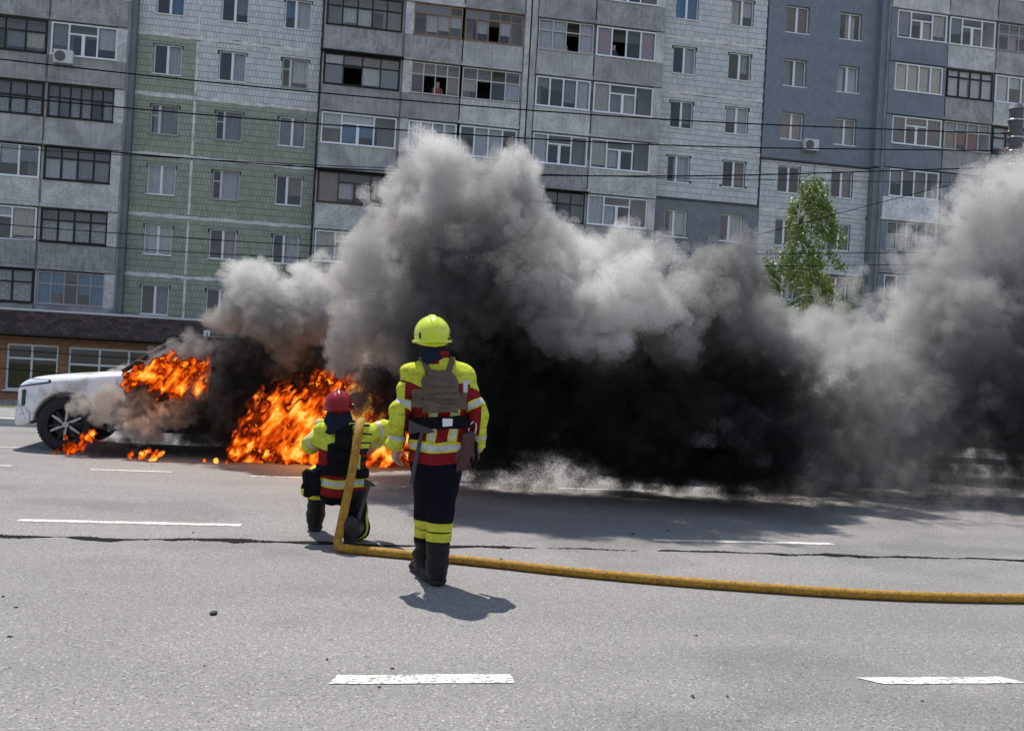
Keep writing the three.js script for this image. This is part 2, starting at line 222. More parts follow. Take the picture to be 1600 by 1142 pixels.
// the walls, with real openings, and the dim rooms behind them
function wallSheet(name, x0, x1, y0, y1, mat, z = PLASTER_Z, depth = 0.3, uv = 4) {
  const s = new THREE.Shape([new THREE.Vector2(x0, y0), new THREE.Vector2(x1, y0), new THREE.Vector2(x1, y1), new THREE.Vector2(x0, y1)]);
  for (const [a, b, c, d] of openings) { if (a < x0 || b > x1 || d <= y0 || c >= y1) continue; const c1 = Math.max(c, y0 + 0.001), d1 = Math.min(d, y1 - 0.001); s.holes.push(new THREE.Path([new THREE.Vector2(a, c1), new THREE.Vector2(a, d1), new THREE.Vector2(b, d1), new THREE.Vector2(b, c1)])); }
  const g = new THREE.ExtrudeGeometry(s, { depth, bevelEnabled: false }); g.translate(0, 0, z - depth); return mesh(name, metricUv(g, uv), mat, block);
}
const TOP = 25.3;
wallSheet('wall', -9.98, -1.26, -1.35, TOP, jointMat);
wallSheet('wall', 15.55, 21.36, 10.6, TOP, jointMat);
wallSheet('painted_wall', 15.55, 21.36, -1.35, 10.6, greyStucco, -46.97, 0.33, 2);
wallSheet('painted_wall', 21.36, 27.9, 13.18, TOP, blueStucco, -46.93, 0.37, 2);
wallSheet('wall', 21.36, 27.9, 7.3, 13.18, jointMat);
wallSheet('painted_wall', 21.36, 27.9, -1.35, 7.3, greenPaint, -46.985, 0.315, 2);
mesh('cornice', metricUv(merge([boxAt(21.34, 27.93, 13.12, 13.20, -46.99, -46.86), boxAt(15.53, 21.38, 10.56, 10.63, -46.99, -46.93)]), 2), std(0.08, 0.085, 0.1, 0.8), block);
const roomWall = std(0.16, 0.155, 0.15, 1);
mesh('inner_wall', merge([boxAt(-20, 42, -1.3, TOP, -50.6, -50.3), boxAt(-20, -19.8, -1.3, TOP, -50.3, -46.5), boxAt(41.8, 42, -1.3, TOP, -50.3, -46.5)]), roomWall, block);
mesh('floor_slabs', merge(Array.from({ length: 10 }, (_, k) => boxAt(-19.79, 41.79, FLOOR(k - 1) - 0.1, FLOOR(k - 1) + 0.1, -50.29, -47.32))), roomWall, block);
mesh('cross_walls', merge([-13.35, -9.99, -7.1, -4.0, -1.3, 2.45, 5.33, 8.6, 11.9, 15.6, 18.4, 21.4, 24.5, 27.9, 31.3, 34.2, 37.5].map((x) => boxAt(x - 0.08, x + 0.08, -1.29, TOP - 0.01, -50.285, -47.34))), roomWall, block);
mesh('roof', boxAt(-20.3, 42.3, TOP, TOP + 0.35, -60, -45.6), concrete[3], block);
mesh('rear_wall', merge([boxAt(-20, 42, -1.3, TOP, -59.8, -59.4), boxAt(-20, -19.8, -1.3, TOP, -59.4, -50.6), boxAt(41.8, 42, -1.3, TOP, -59.4, -50.6)]), concrete[0], block);

// facing tiles, 15 x 30 cm, laid upright: real slips standing proud of the joint bed
const tileGeo = new THREE.BoxGeometry(1, 1, 1); tileGeo.translate(0, 0, 0.5);
function tileField(x0, x1, y0, y1, toneAt, seams) {
  const items = [], r = rng(Math.round(x0 * 31 + y0 * 7)), tw = 0.152, th = 0.298;
  for (let row = 0, y = y0; y < y1 - 0.03; y += th, row++) {
    for (let x = x0 - (row % 2) * tw / 2; x < x1; x += tw) {
      let a = Math.max(x, x0) + 0.0055, b = Math.min(x + tw, x1) - 0.0055, c = y + 0.0095, d = Math.min(y + th, y1) - 0.0095; if (b - a < 0.02 || d - c < 0.03) continue;
      for (const [s, w] of seams.v) if (a < s + w && b > s - w) { if ((a + b) / 2 < s) b = s - w; else a = s + w; }
      for (const [p, q, u, v] of openings) if (a < q && b > p && c < v && d > u) { const opts = [[b - q, () => a = q], [p - a, () => b = p], [d - v, () => c = v], [u - c, () => d = u]].sort((m, n) => n[0] - m[0]); if (opts[0][0] <= 0.012) { b = a; break; } opts[0][1](); }
      if (b - a < 0.015 || d - c < 0.02) continue;
      
      const t = toneAt((a + b) / 2, (c + d) / 2), q = 0.86 + 0.2 * r() + 0.16 * (fbm(x * 0.7, y * 0.35, 3, 4) - 0.5);
      items.push([(a + b) / 2, (c + d) / 2, b - a, d - c, t[0] * q, t[1] * q, t[2] * q, 0.010 + 0.004 * r()]);
    }
  }
  const im = new THREE.InstancedMesh(tileGeo, std(1, 1, 1, 0.6), items.length), m = new THREE.Matrix4(), c = new THREE.Color(); im.name = 'facing_tiles';
  items.forEach(([x, y, w, h, cr, cg, cb, dz], i) => { m.makeScale(w, h, dz); m.setPosition(x, y, PLASTER_Z - 0.001); im.setMatrixAt(i, m); im.setColorAt(i, c.setRGB(cr, cg, cb)); });
  im.castShadow = im.receiveShadow = true; tag(im, null, null, null, 'stuff'); block.add(im);
}
const whiteTile = [0.62, 0.63, 0.64], greenTile = [0.33, 0.37, 0.29];
const leftTone = (x, y) => (x < -7.03 ? y < 16.08 : y < 13.28) ? greenTile : whiteTile;
for (let k = 0; k < 8; k++) {
  tileField(-9.7, -1.4, FLOOR(k) + 0.09, FLOOR(k + 1) - 0.09, leftTone, { v: [[-7.03, 0.055]] });
  const lo = Math.max(FLOOR(k) + 0.09, 10.68), hi = FLOOR(k + 1) - 0.09; if (hi > lo) tileField(15.65, 21.30, lo, hi, () => whiteTile, { v: [] });
  const l2 = Math.max(FLOOR(k) + 0.09, 7.36), h2 = Math.min(hi, 13.1); if (h2 > l2) tileField(21.40, 27.55, l2, h2, () => whiteTile, { v: [[24.4, 0.01]] });
}
{ // crumbling mortar along the panel joints
  const seams = []; const seam = (x0, x1, y) => { const n = Math.round((x1 - x0) / 0.12), pos = [], idx = [], nor = []; for (let i = 0; i <= n; i++) { const x = lerp(x0, x1, i / n), w0 = 0.05 + 0.075 * fbm(x * 2.3, y, 1, 3), w1 = 0.05 + 0.075 * fbm(x * 2.3, y, 7, 3); pos.push(x, y - w0, PLASTER_Z + 0.017, x, y + w1, PLASTER_Z + 0.017); nor.push(0, 0, 1, 0, 0, 1); if (i) { const a = i * 2; idx.push(a - 2, a, a - 1, a, a + 1, a - 1); } } const g = new THREE.BufferGeometry(); g.setAttribute('position', new THREE.Float32BufferAttribute(pos, 3)); g.setAttribute('normal', new THREE.Float32BufferAttribute(nor, 3)); g.setAttribute('uv', new THREE.Float32BufferAttribute(new Float32Array(pos.length / 3 * 2), 2)); g.setIndex(idx); return metricUv(g, 2); };
  for (let k = 1; k < 8; k++) { seams.push(seam(-9.7, -1.4, FLOOR(k))); if (FLOOR(k) > 10.7) seams.push(seam(15.65, 21.3, FLOOR(k))); if (FLOOR(k) > 7.4 && FLOOR(k) < 13) seams.push(seam(21.4, 27.5, FLOOR(k))); }
  for (const g of seams) mesh('joint_mortar', g, mortar, block);
  const v = []; for (let k = 0; k < 8; k++) v.push(boxAt(-7.085, -6.975, FLOOR(k) + 0.12, FLOOR(k + 1) - 0.12, PLASTER_Z, PLASTER_Z + 0.013)); for (const g of v) mesh('joint_mortar', metricUv(g, 2), mortar, block);
}

// ---------------------------------------------------------------- balconies
const BZ = -46.2;                                                // front plane of the balcony parapets
// spec: f frame material, n panes across, t transom height share (0 none), c curtains, style 'pvc' = wide side lights and a vent pair in the middle
function balcony(x0, x1, k, spec) {
  const fl = FLOOR(k), pm = spec.pm ?? concrete[(k * 3 + Math.round(x0)) & 3 % 4] ?? concrete[0], par0 = fl + 0.05, par1 = fl + 1.10, g0 = fl + 1.14, g1 = fl + 2.62, r = rng(Math.round(x0 * 13 + k * 101));
  const bump = 0.004 * (r() - 0.5) * 10;
  const o = mesh('balcony', metricUv(merge([new RoundedBoxGeometry(x1 - x0 - 0.03, par1 - par0, 0.1, 2, 0.015).translate((x0 + x1) / 2, (par0 + par1) / 2, BZ - 0.05 + bump), boxAt(x0 - 0.01, x1 + 0.01, fl - 0.12, fl + 0.04, BZ - 0.95, BZ + 0.03)]), 4), pm, block);
  if (spec.open) return o;
  const z = BZ - 0.06, d = 0.05, X0 = x0 + 0.06 + (spec.padL ?? 0), X1 = x1 - 0.06 - (spec.padR ?? 0), f = spec.f, bars = [], t = spec.w ?? 0.05, bar = (a, b, c, e, q = 0) => bars.push(boxAt(a, b, c, e, z - d, z + q));
  const cells = [];
  bar(X0, X1, g0, g0 + t); bar(X0, X1, g1 - t, g1);
  if (spec.style === 'pvc') {
    const a = lerp(X0, X1, 0.27), b = lerp(X0, X1, 0.70), m = lerp(a, b, 0.5), tr = lerp(g0, g1, 0.68);
    for (const x of [X0, a - t / 2, b - t / 2, X1 - t]) bar(x, x + t, g0 + t, g1 - t);
    bar(a + t / 2, b - t / 2, tr - t / 2, tr + t / 2, 0.003); bar(m - t, m + t, g0 + t, tr - t / 2, 0.003);
    cells.push([X0 + t, a - t / 2, g0 + t, g1 - t], [a + t / 2, m - t, g0 + t, tr - t / 2], [m + t, b - t / 2, g0 + t, tr - t / 2], [a + t / 2, b - t / 2, tr + t / 2, g1 - t], [b + t / 2, X1 - t, g0 + t, g1 - t]);
  } else {
    const n = spec.n ?? 4, tr = spec.t ? lerp(g0, g1, spec.t) : 0; for (let i = 0; i <= n; i++) { const x = lerp(X0, X1 - t, i / n); bar(x, x + t, g0 + t, g1 - t); if (i < n) { const xb = lerp(X0, X1 - t, (i + 1) / n); if (tr) { bar(x + t, xb, tr - t / 2, tr + t / 2, 0.002); cells.push([x + t, xb, g0 + t, tr - t / 2], [x + t, xb, tr + t / 2, g1 - t]); } else cells.push([x + t, xb, g0 + t, g1 - t]); } }
  }
  const fr = mesh('frame', metricUv(merge(bars), 2), f, o);
  const gone = new Set(spec.gone ?? []), dirty = new Set(spec.dirty ?? []);
  cells.forEach(([a, b, c, e], i) => { if (!gone.has(i)) pane(o, a, b, c, e, z - 0.025, dirty.has(i) || (spec.dirtyAll) ? dirtyGlass : glass); });
  for (const [ci, kind, from] of spec.c ?? []) { const q = cells[ci]; if (q) curtain(o, q[0], q[1], lerp(q[2], q[3], from ?? 0), q[3], z - 0.13 - 0.02 * (ci % 3), kind, ci + k); }
  if (spec.sill !== 0) mesh('sill', boxAt(X0 - 0.03, X1 + 0.03, g0 - 0.035, g0 - 0.003, z - 0.08, BZ + 0.05), spec.sillM ?? f, o);
  if (spec.padL) mesh('side_panel', metricUv(boxAt(x0, X0 - 0.005, par1 + 0.005, g1 + 0.03, BZ - 0.13, BZ - 0.03), 4), spec.padM ?? concrete[1], o);
  if (spec.padR) mesh('side_panel', metricUv(boxAt(X1 + 0.005, x1, par1 + 0.005, g1 + 0.03, BZ - 0.13, BZ - 0.03), 4), spec.padM ?? concrete[1], o);
  if (spec.canopy) mesh('canopy', boxAt(x0 - 0.15, x1 + 0.1, g1 + 0.03, g1 + 0.07, BZ - 0.6, BZ + 0.28), std(0.03, 0.03, 0.03, 0.8), o);
  return o;
}
const PV = (c = [], extra = {}) => ({ f: pvc, style: 'pvc', w: 0.07, c, ...extra }), BK = (n, t, c = [], extra = {}) => ({ f: blackWood, n, t, c, w: 0.07, ...extra });
const row4 = (c = [], extra = {}) => ({ f: pvc, n: 4, w: 0.075, c, ...extra });
const old = (n, t, c = [], extra = {}) => ({ f: oldWhite, n, t, c, w: 0.045, ...extra });
const bays = {
  a: [-16.9, -13.36, { padL: 0 }, { 0: BK(4, 0.62, [[4, 'lace'], [5, 'lace', 0], [6, 'lace'], [7, 'grey']]), 1: PV([[4, 'cream', 0.1], [0, 'white'], [3, 'white']]), 2: row4([[2, 'white', .4], [3, 'grey', .5]]), 3: BK(5, 0.55, [[4, 'lace'], [6, 'lace'], [8, 'lace']]), 4: BK(4, 0.62, [[6, 'cream', 0.2], [4, 'grey', .2]]), 5: BK(4, 0.6) }],
  b: [-13.30, -10.0, { padR: 0.36 }, { 0: { f: greyWood, n: 5, t: 0.62, w: 0.05, c: [[0, 'blue'], [1, 'blue'], [3, 'blue'], [2, 'blue', .55], [6, 'blue', .55], [8, 'blue'], [9, 'blue'], [7, 'blue']] }, 1: BK(4, 0.66, [[0, 'lace'], [2, 'white'], [4, 'lace'], [6, 'lace']]), 2: BK(4, 0.66, [[0, 'white'], [2, 'white'], [4, 'grey', .1], [6, 'grey']]), 3: BK(6, 0.6, [[0, 'lace'], [4, 'lace'], [6, 'lace'], [10, 'lace']]), 4: PV([[0, 'grey', .3], [4, 'white', .3]]), 5: PV() }],
  c: [-1.24, 2.42, {}, { 0: PV([[0, 'white']]), 1: PV([[0, 'cream'], [1, 'white', .2], [2, 'white']], { canopy: false }), 2: { f: brownWood, style: 'pvc', w: 0.065, c: [[0, 'tan'], [1, 'white', .2], [2, 'white', .3], [4, 'tan', .2]], canopy: true }, 3: PV([[1, 'blue', .1], [2, 'blue', .4], [0, 'white', .5], [3, 'foil']]), 4: { f: blackWood, n: 4, t: 0.64, w: 0.06, c: [[4, 'white', .1], [1, 'foil']], dirty: [0, 6], gone: [2], canopy: true }, 5: BK(5, 0.62, [[2, 'white', .2], [4, 'white', .1]]) }],
  d: [2.52, 5.32, { padL: 0.34 }, { 0: row4(), 1: row4([[0, 'white']]), 2: PV([[0, 'white'], [4, 'white']]), 3: row4([[0, 'white'], [2, 'white'], [3, 'white']]), 4: old(4, 0.62, [[6, 'tan', .2]], { gone: [2, 4] }), 5: { f: orangeWood, n: 4, t: 0.72, w: 0.05, c: [[2, 'white', .2], [4, 'white', .3], [6, 'white', .5]], dirty: [1, 3, 5] } }],
  e: [5.34, 8.30, {}, { 0: row4(), 1: row4(), 2: PV([[0, 'white']]), 3: row4([[1, 'white'], [2, 'white']]), 4: old(4, 0.62, [[0, 'cream', .4], [6, 'white', .1]], { gone: [2, 5] }), 5: { f: orangeWood, n: 5, t: 0.72, w: 0.05, c: [[2, 'white', .4], [6, 'white', .4]], gone: [4], dirty: [1, 3] } }],
  f: [8.98, 11.88, {}, { 0: PV(), 1: PV(), 2: { f: blackWood, n: 4, t: 0.6, w: 0.05, c: [[2, 'white']], canopy: true }, 3: PV([[0, 'white']]), 4: row4([[0, 'grey', .7], [3, 'white', 0], [2, 'grey', .2]]), 5: old(4, 0.64, [[0, 'white'], [1, 'white'], [2, 'white'], [3, 'white'], [6, 'white'], [7, 'white']], { gone: [4, 5] }) }],
  g: [11.92, 15.48, { padR: 0.34 }, { 0: PV(), 1: PV(), 2: PV([[0, 'white'], [1, 'white']]), 3: PV([[0, 'cream', .1], [1, 'white', .1]]), 4: PV([[0, 'cream'], [1, 'grey'], [2, 'cream']]), 5: row4([[0, 'pink'], [3, 'pink']], { gone: [1] }), 6: PV() }],
  h: [27.95, 31.28, { padL: 0.3, padM: blueStucco }, { 1: row4([[1, 'white']]), 2: old(5, 0.55, [[0, 'white'], [2, 'lace'], [4, 'lace'], [6, 'white'], [8, 'white', .1]]), 3: row4([[0, 'grey', .5]], { pm: whitePanel }), 4: PV([[0, 'brown'], [4, 'brown'], [3, 'brown']], { pm: blueStucco }), 5: row4([[0, 'cream'], [1, 'cream'], [2, 'cream'], [3, 'cream']], { pm: blueStucco, padR: 0.1 }), 6: PV([[0, 'grey', .1], [2, 'cream', .1], [4, 'cream', .2]], { pm: blueStucco }) }],
  i: [31.32, 34.18, {}, { 1: row4(), 2: { f: tealWood, n: 5, t: 0.6, w: 0.04, c: [[0, 'grey']] }, 3: { f: greyWood, n: 5, t: 0.62, w: 0.045, c: [], dirtyAll: true }, 4: old(4, 0.66, [[1, 'lace'], [3, 'lace'], [4, 'rust', .0], [5, 'lace'], [7, 'lace'], [2, 'rust', .3], [0, 'tan']]), 5: BK(4, 0.72, [[0, 'white'], [1, 'white'], [2, 'white'], [3, 'white'], [4, 'white'], [5, 'white'], [6, 'white'], [7, 'white']]), 6: PV([[0, 'grey', .4], [2, 'tan', .2]]) }],
  j: [34.22, 37.5, {}, { 1: row4(), 2: row4(), 3: BK(4, 0.6), 4: BK(4, 0.6, [[1, 'white'], [0, 'white', .4]]), 5: row4([[0, 'white'], [1, 'white', .6]]), 6: BK(5, 0.6, [[2, 'pink', .1]], { f: greyWood }) }],
};
for (const [x0, x1, common, rows] of Object.values(bays)) {
  for (let k = 0; k < 8; k++) balcony(x0, x1, k, rows[k] ? { ...common, ...rows[k] } : { ...common, ...row4() });
  mesh('loggia_wall', metricUv(merge([boxAt(x0 - 0.04, x0 + 0.02, -1.3, TOP, BZ - 0.8, BZ - 0.12), boxAt(x1 - 0.02, x1 + 0.04, -1.3, TOP, BZ - 0.8, BZ - 0.12)]), 4), concrete[0], block);
}
// concrete piers and the rainwater pipes beside the balconies
mesh('pier', metricUv(boxAt(8.35, 8.58, -1.3, TOP, -46.6, -46.12), 4), concrete[1], block);
mesh('pier', metricUv(boxAt(8.66, 8.92, -1.3, TOP, -46.6, -46.14), 4), concrete[0], block);
mesh('pier', metricUv(boxAt(-9.96, -9.72, -1.3, TOP, -46.99, -46.6), 4), greyStucco, block);
mesh('pier', metricUv(boxAt(27.56, 27.88, 13.2, TOP, -46.99, -46.5), 2), blueStucco, block);
mesh('pier', metricUv(boxAt(27.56, 27.88, -1.3, 13.1, -46.99, -46.52), 2), greyStucco, block);
mesh('room_front', merge(Object.values(bays).map(([a, b]) => boxAt(a, b, -1.3, 1.0, -47.3, -47.1))), roomWall, block);
for (const [a, b] of [[-20, -9.98], [-1.26, 15.55], [27.9, 42]]) mesh('ground_storey_wall', metricUv(boxAt(a, b, -1.3, 1.97, BZ - 0.4, BZ - 0.15), 4), concrete[3], block);
{ // loggia rear walls with a door-window each, seen dimly through the glazing
  const back = []; for (const [a, b] of Object.values(bays)) for (let k = 0; k < 8; k++) { const m = (a + b) / 2; back.push(boxAt(a, m - 0.9, FLOOR(k) + 0.1, FLOOR(k + 1) - 0.1, -47.4, -47.3), boxAt(m + 0.9, b, FLOOR(k) + 0.1, FLOOR(k + 1) - 0.1, -47.4, -47.3), boxAt(m - 0.9, m + 0.9, FLOOR(k) + 2.3, FLOOR(k + 1) - 0.1, -47.4, -47.3)); }
  mesh('loggia_rear_wall', merge(back), std(0.26, 0.26, 0.25, 1), block);
}

// air conditioners hung on the facade
function airConditioner(x, y, z, label, logo) {
  const t = thing('air_conditioner', label, 'air conditioner', [x, y, z]);
  mesh('casing', new RoundedBoxGeometry(0.82, 0.6, 0.3, 3, 0.03).translate(0, 0.3, 0.15), std(0.62, 0.63, 0.63, 0.5), t);
  const fan = mesh('fan_grille', new THREE.CylinderGeometry(0.235, 0.235, 0.02, 40).rotateX(Math.PI / 2).translate(-0.12, 0.3, 0.305), std(0.03, 0.03, 0.03, 0.6), t);
  for (let i = 0; i < 5; i++) mesh('fan_ring', new THREE.TorusGeometry(0.05 + i * 0.045, 0.006, 6, 32).translate(-0.12, 0.3, 0.32), std(0.5, 0.5, 0.5, 0.5), fan);
  for (const s of [-0.3, 0.3]) mesh('bracket', merge([boxAt(s - 0.02, s + 0.02, -0.05, -0.004, 0, 0.34), boxAt(s - 0.02, s + 0.02, -0.3, -0.05, 0, 0.03)]), std(0.3, 0.3, 0.3, 0.6), t);
}
airConditioner(24.0, 13.72, -46.92, 'white air conditioner under a tan-curtained window on the blue wall');
airConditioner(-12.6, 14.0, -46.18, 'air conditioner on the left balcony parapet below white plastic glazing');
// ---------------------------------------------------------------- shop annex in front of the block
const annex = thing('shop_annex', 'low brick shop with dark shingled fascia and white windows behind the burning pickup', 'shop');
{
  const z = -43, x0 = -20, x1 = -5.0, y0 = -1.35, y1 = 1.75, holes = [[-13.35, -11.34, -0.53, 1.40], [-10.94, -6.3, -0.53, 1.38], [-16.6, -14.4, -0.53, 1.40]];
  const s = new THREE.Shape([[x0, y0], [x1, y0], [x1, y1], [x0, y1]].map(([a, b]) => new THREE.Vector2(a, b)));
  for (const [a, b, c, d] of holes) s.holes.push(new THREE.Path([[a, c], [a, d], [b, d], [b, c]].map(([p, q]) => new THREE.Vector2(p, q))));
  mesh('wall', metricUv(new THREE.ExtrudeGeometry(s, { depth: 0.3, bevelEnabled: false }).translate(0, 0, z - 0.3), 4), std(0.2, 0.17, 0.15, 1), annex);
  const bw = 0.262, bh = 0.078, items = [], r = rng(5);
  for (let row = 0, y = -0.95; y < y1 - 0.02; y += bh, row++) for (let x = x0 - (row % 2) * bw / 2; x < x1; x += bw) { let a = Math.max(x, x0) + 0.006, b = Math.min(x + bw, x1) - 0.006; const c = y + 0.006, d = Math.min(y + bh, y1) - 0.006; for (const [p, q, u, v] of holes) if (a < q && b > p && c < v - 0.01 && d > u + 0.01) { if (a < p - 0.02) b = p; else if (b > q + 0.02) a = q; else b = a; } if (b - a > 0.02) items.push([(a + b) / 2, (c + d) / 2, b - a, d - c]); }
  const im = new THREE.InstancedMesh(new RoundedBoxGeometry(1, 1, 1, 1, 0.05).translate(0, 0, 0.5), std(1, 1, 1, 0.9), items.length), m = new THREE.Matrix4(), c = new THREE.Color(); im.name = 'bricks';
  items.forEach(([x, y, w, h], i) => { m.makeScale(w, h, 0.012 + 0.004 * r()); m.setPosition(x, y, z - 0.001); im.setMatrixAt(i, m); const t = 0.75 + 0.5 * r(); im.setColorAt(i, c.setRGB(0.36 * t, 0.175 * t, 0.095 * t)); }); tag(im, null, null, null, 'stuff'); annex.add(im);
  mesh('plinth', metricUv(box(x0 - 0.05, x1 + 0.05, y0, -0.95, z - 0.3, z + 0.06), 4), concrete[2], annex);
  // fascia of overlapping dark shingles
  mesh('fascia', new THREE.ExtrudeGeometry(new THREE.Shape([[0, 1.70], [0.75, 1.78], [0.62, 1.86], [0.05, 2.78], [-0.4, 2.78], [-0.4, 1.70]].map(([a, b]) => new THREE.Vector2(a, b))), { depth: x1 - x0 + 0.5, bevelEnabled: false }).rotateY(-Math.PI / 2).scale(1, 1, 1).translate(0, 0, 0), std(0.05, 0.035, 0.032, 0.9), annex).position.set(x1 + 0.25, 0, z);
  annex.children[annex.children.length - 1].geometry.scale(1, 1, 1);
  const sh = [], a0 = [0.66, 1.83], a1 = [0.06, 2.76]; for (let row = 0; row < 7; row++) for (let k = 0; k < 50; k++) { const t = (row + 0.1) / 7, x = x0 - 0.2 + (k + (row % 2) * 0.5) * 0.31; if (x > x1 + 0.15) continue; sh.push([x, lerp(a0[1], a1[1], t), z + lerp(a0[0], a1[0], t)]); }
  const si = new THREE.InstancedMesh(new RoundedBoxGeometry(0.29, 0.2, 0.02, 1, 0.006).translate(0, 0.09, 0), std(1, 1, 1, 0.85), sh.length); si.name = 'shingles'; const q = new THREE.Quaternion().setFromEuler(new THREE.Euler(-Math.atan2(0.6, 0.93) + 0.06, 0, 0)), one = new THREE.Vector3(1, 1, 1);
  sh.forEach((p, i) => { m.compose(new THREE.Vector3(p[0], p[1], p[2] + 0.012 + 0.01 * r()), q, one); si.setMatrixAt(i, m); const t = 0.6 + 0.8 * r(); si.setColorAt(i, c.setRGB(0.065 * t, 0.042 * t, 0.04 * t)); }); tag(si, null, null, null, 'stuff'); annex.add(si);
  mesh('flashing', box(x0 - 0.3, x1 + 0.3, 2.785, 2.87, z - 0.42, z + 0.1), std(0.62, 0.64, 0.66, 0.4), annex);
  mesh('roof', box(x0 - 0.2, x1 + 0.2, 2.55, 2.75, -46.3, z - 0.41), std(0.08, 0.08, 0.08, 0.9), annex);
  mesh('end_wall', metricUv(box(x1 - 0.3, x1, y0, 2.55, -46.3, z - 0.3), 4), std(0.3, 0.16, 0.1, 1), annex);
  mesh('back_room', merge([box(x0, x1 - 0.31, -1.3, 2.5, -46.0, -45.9), box(x0, x1 - 0.31, -1.3, -0.9, -45.9, z - 0.32)]), std(0.10, 0.095, 0.09, 1), annex);
  const win = (a, b, y0, y1, verticals, tr) => {
    const t = 0.075, zf = z - 0.06, bars = [box(a, b, y0, y0 + t, zf - 0.06, zf), box(a, b, y1 - t, y1, zf - 0.06, zf), box(a, a + t, y0 + t, y1 - t, zf - 0.06, zf), box(b - t, b, y0 + t, y1 - t, zf - 0.06, zf)], xs = [a + t / 2, ...verticals, b - t / 2];
    for (const v of verticals) bars.push(box(v - t / 2, v + t / 2, y0 + t, y1 - t, zf - 0.058, zf + 0.003));
    for (let i = 0; i < xs.length - 1; i++) bars.push(box(xs[i] + t / 2, xs[i + 1] - t / 2, tr - t / 2, tr + t / 2, zf - 0.058, zf + 0.002));
    const o = mesh('window', merge(bars), pvc, annex);
    for (let i = 0; i < xs.length - 1; i++) { pane(o, xs[i] + t / 2, xs[i + 1] - t / 2, y0 + t, tr - t / 2, zf - 0.03); pane(o, xs[i] + t / 2, xs[i + 1] - t / 2, tr + t / 2, y1 - t, zf - 0.03); }
    mesh('sill', box(a - 0.08, b + 0.08, y0 - 0.05, y0 - 0.003, zf - 0.06, z + 0.13), pvc, o);
  };
  win(-13.35, -11.34, -0.53, 1.40, [-12.38], 0.80); win(-10.94, -6.3, -0.53, 1.38, [-9.72, -8.55, -7.4], 0.66); win(-16.6, -14.4, -0.53, 1.40, [-15.5], 0.80);
  const cv = document.createElement('canvas'); cv.width = 64; cv.height = 96; const cx = cv.getContext('2d'); cx.fillStyle = '#e6e6e2'; cx.fillRect(0, 0, 64, 96); cx.fillStyle = '#222'; cx.font = 'bold 64px sans-serif'; cx.textAlign = 'center'; cx.fillText('3', 32, 72);
  const ct = new THREE.CanvasTexture(cv); ct.colorSpace = THREE.SRGBColorSpace;
  const plate = mesh('number_plate', new THREE.BoxGeometry(0.26, 0.38, 0.02), [pvc, pvc, pvc, pvc, std(1, 1, 1, 0.5, { map: ct }), pvc], annex); plate.position.set(-5.35, 2.2, z + 0.53); plate.userData.label = 'small white plate with a dark number 3';
}
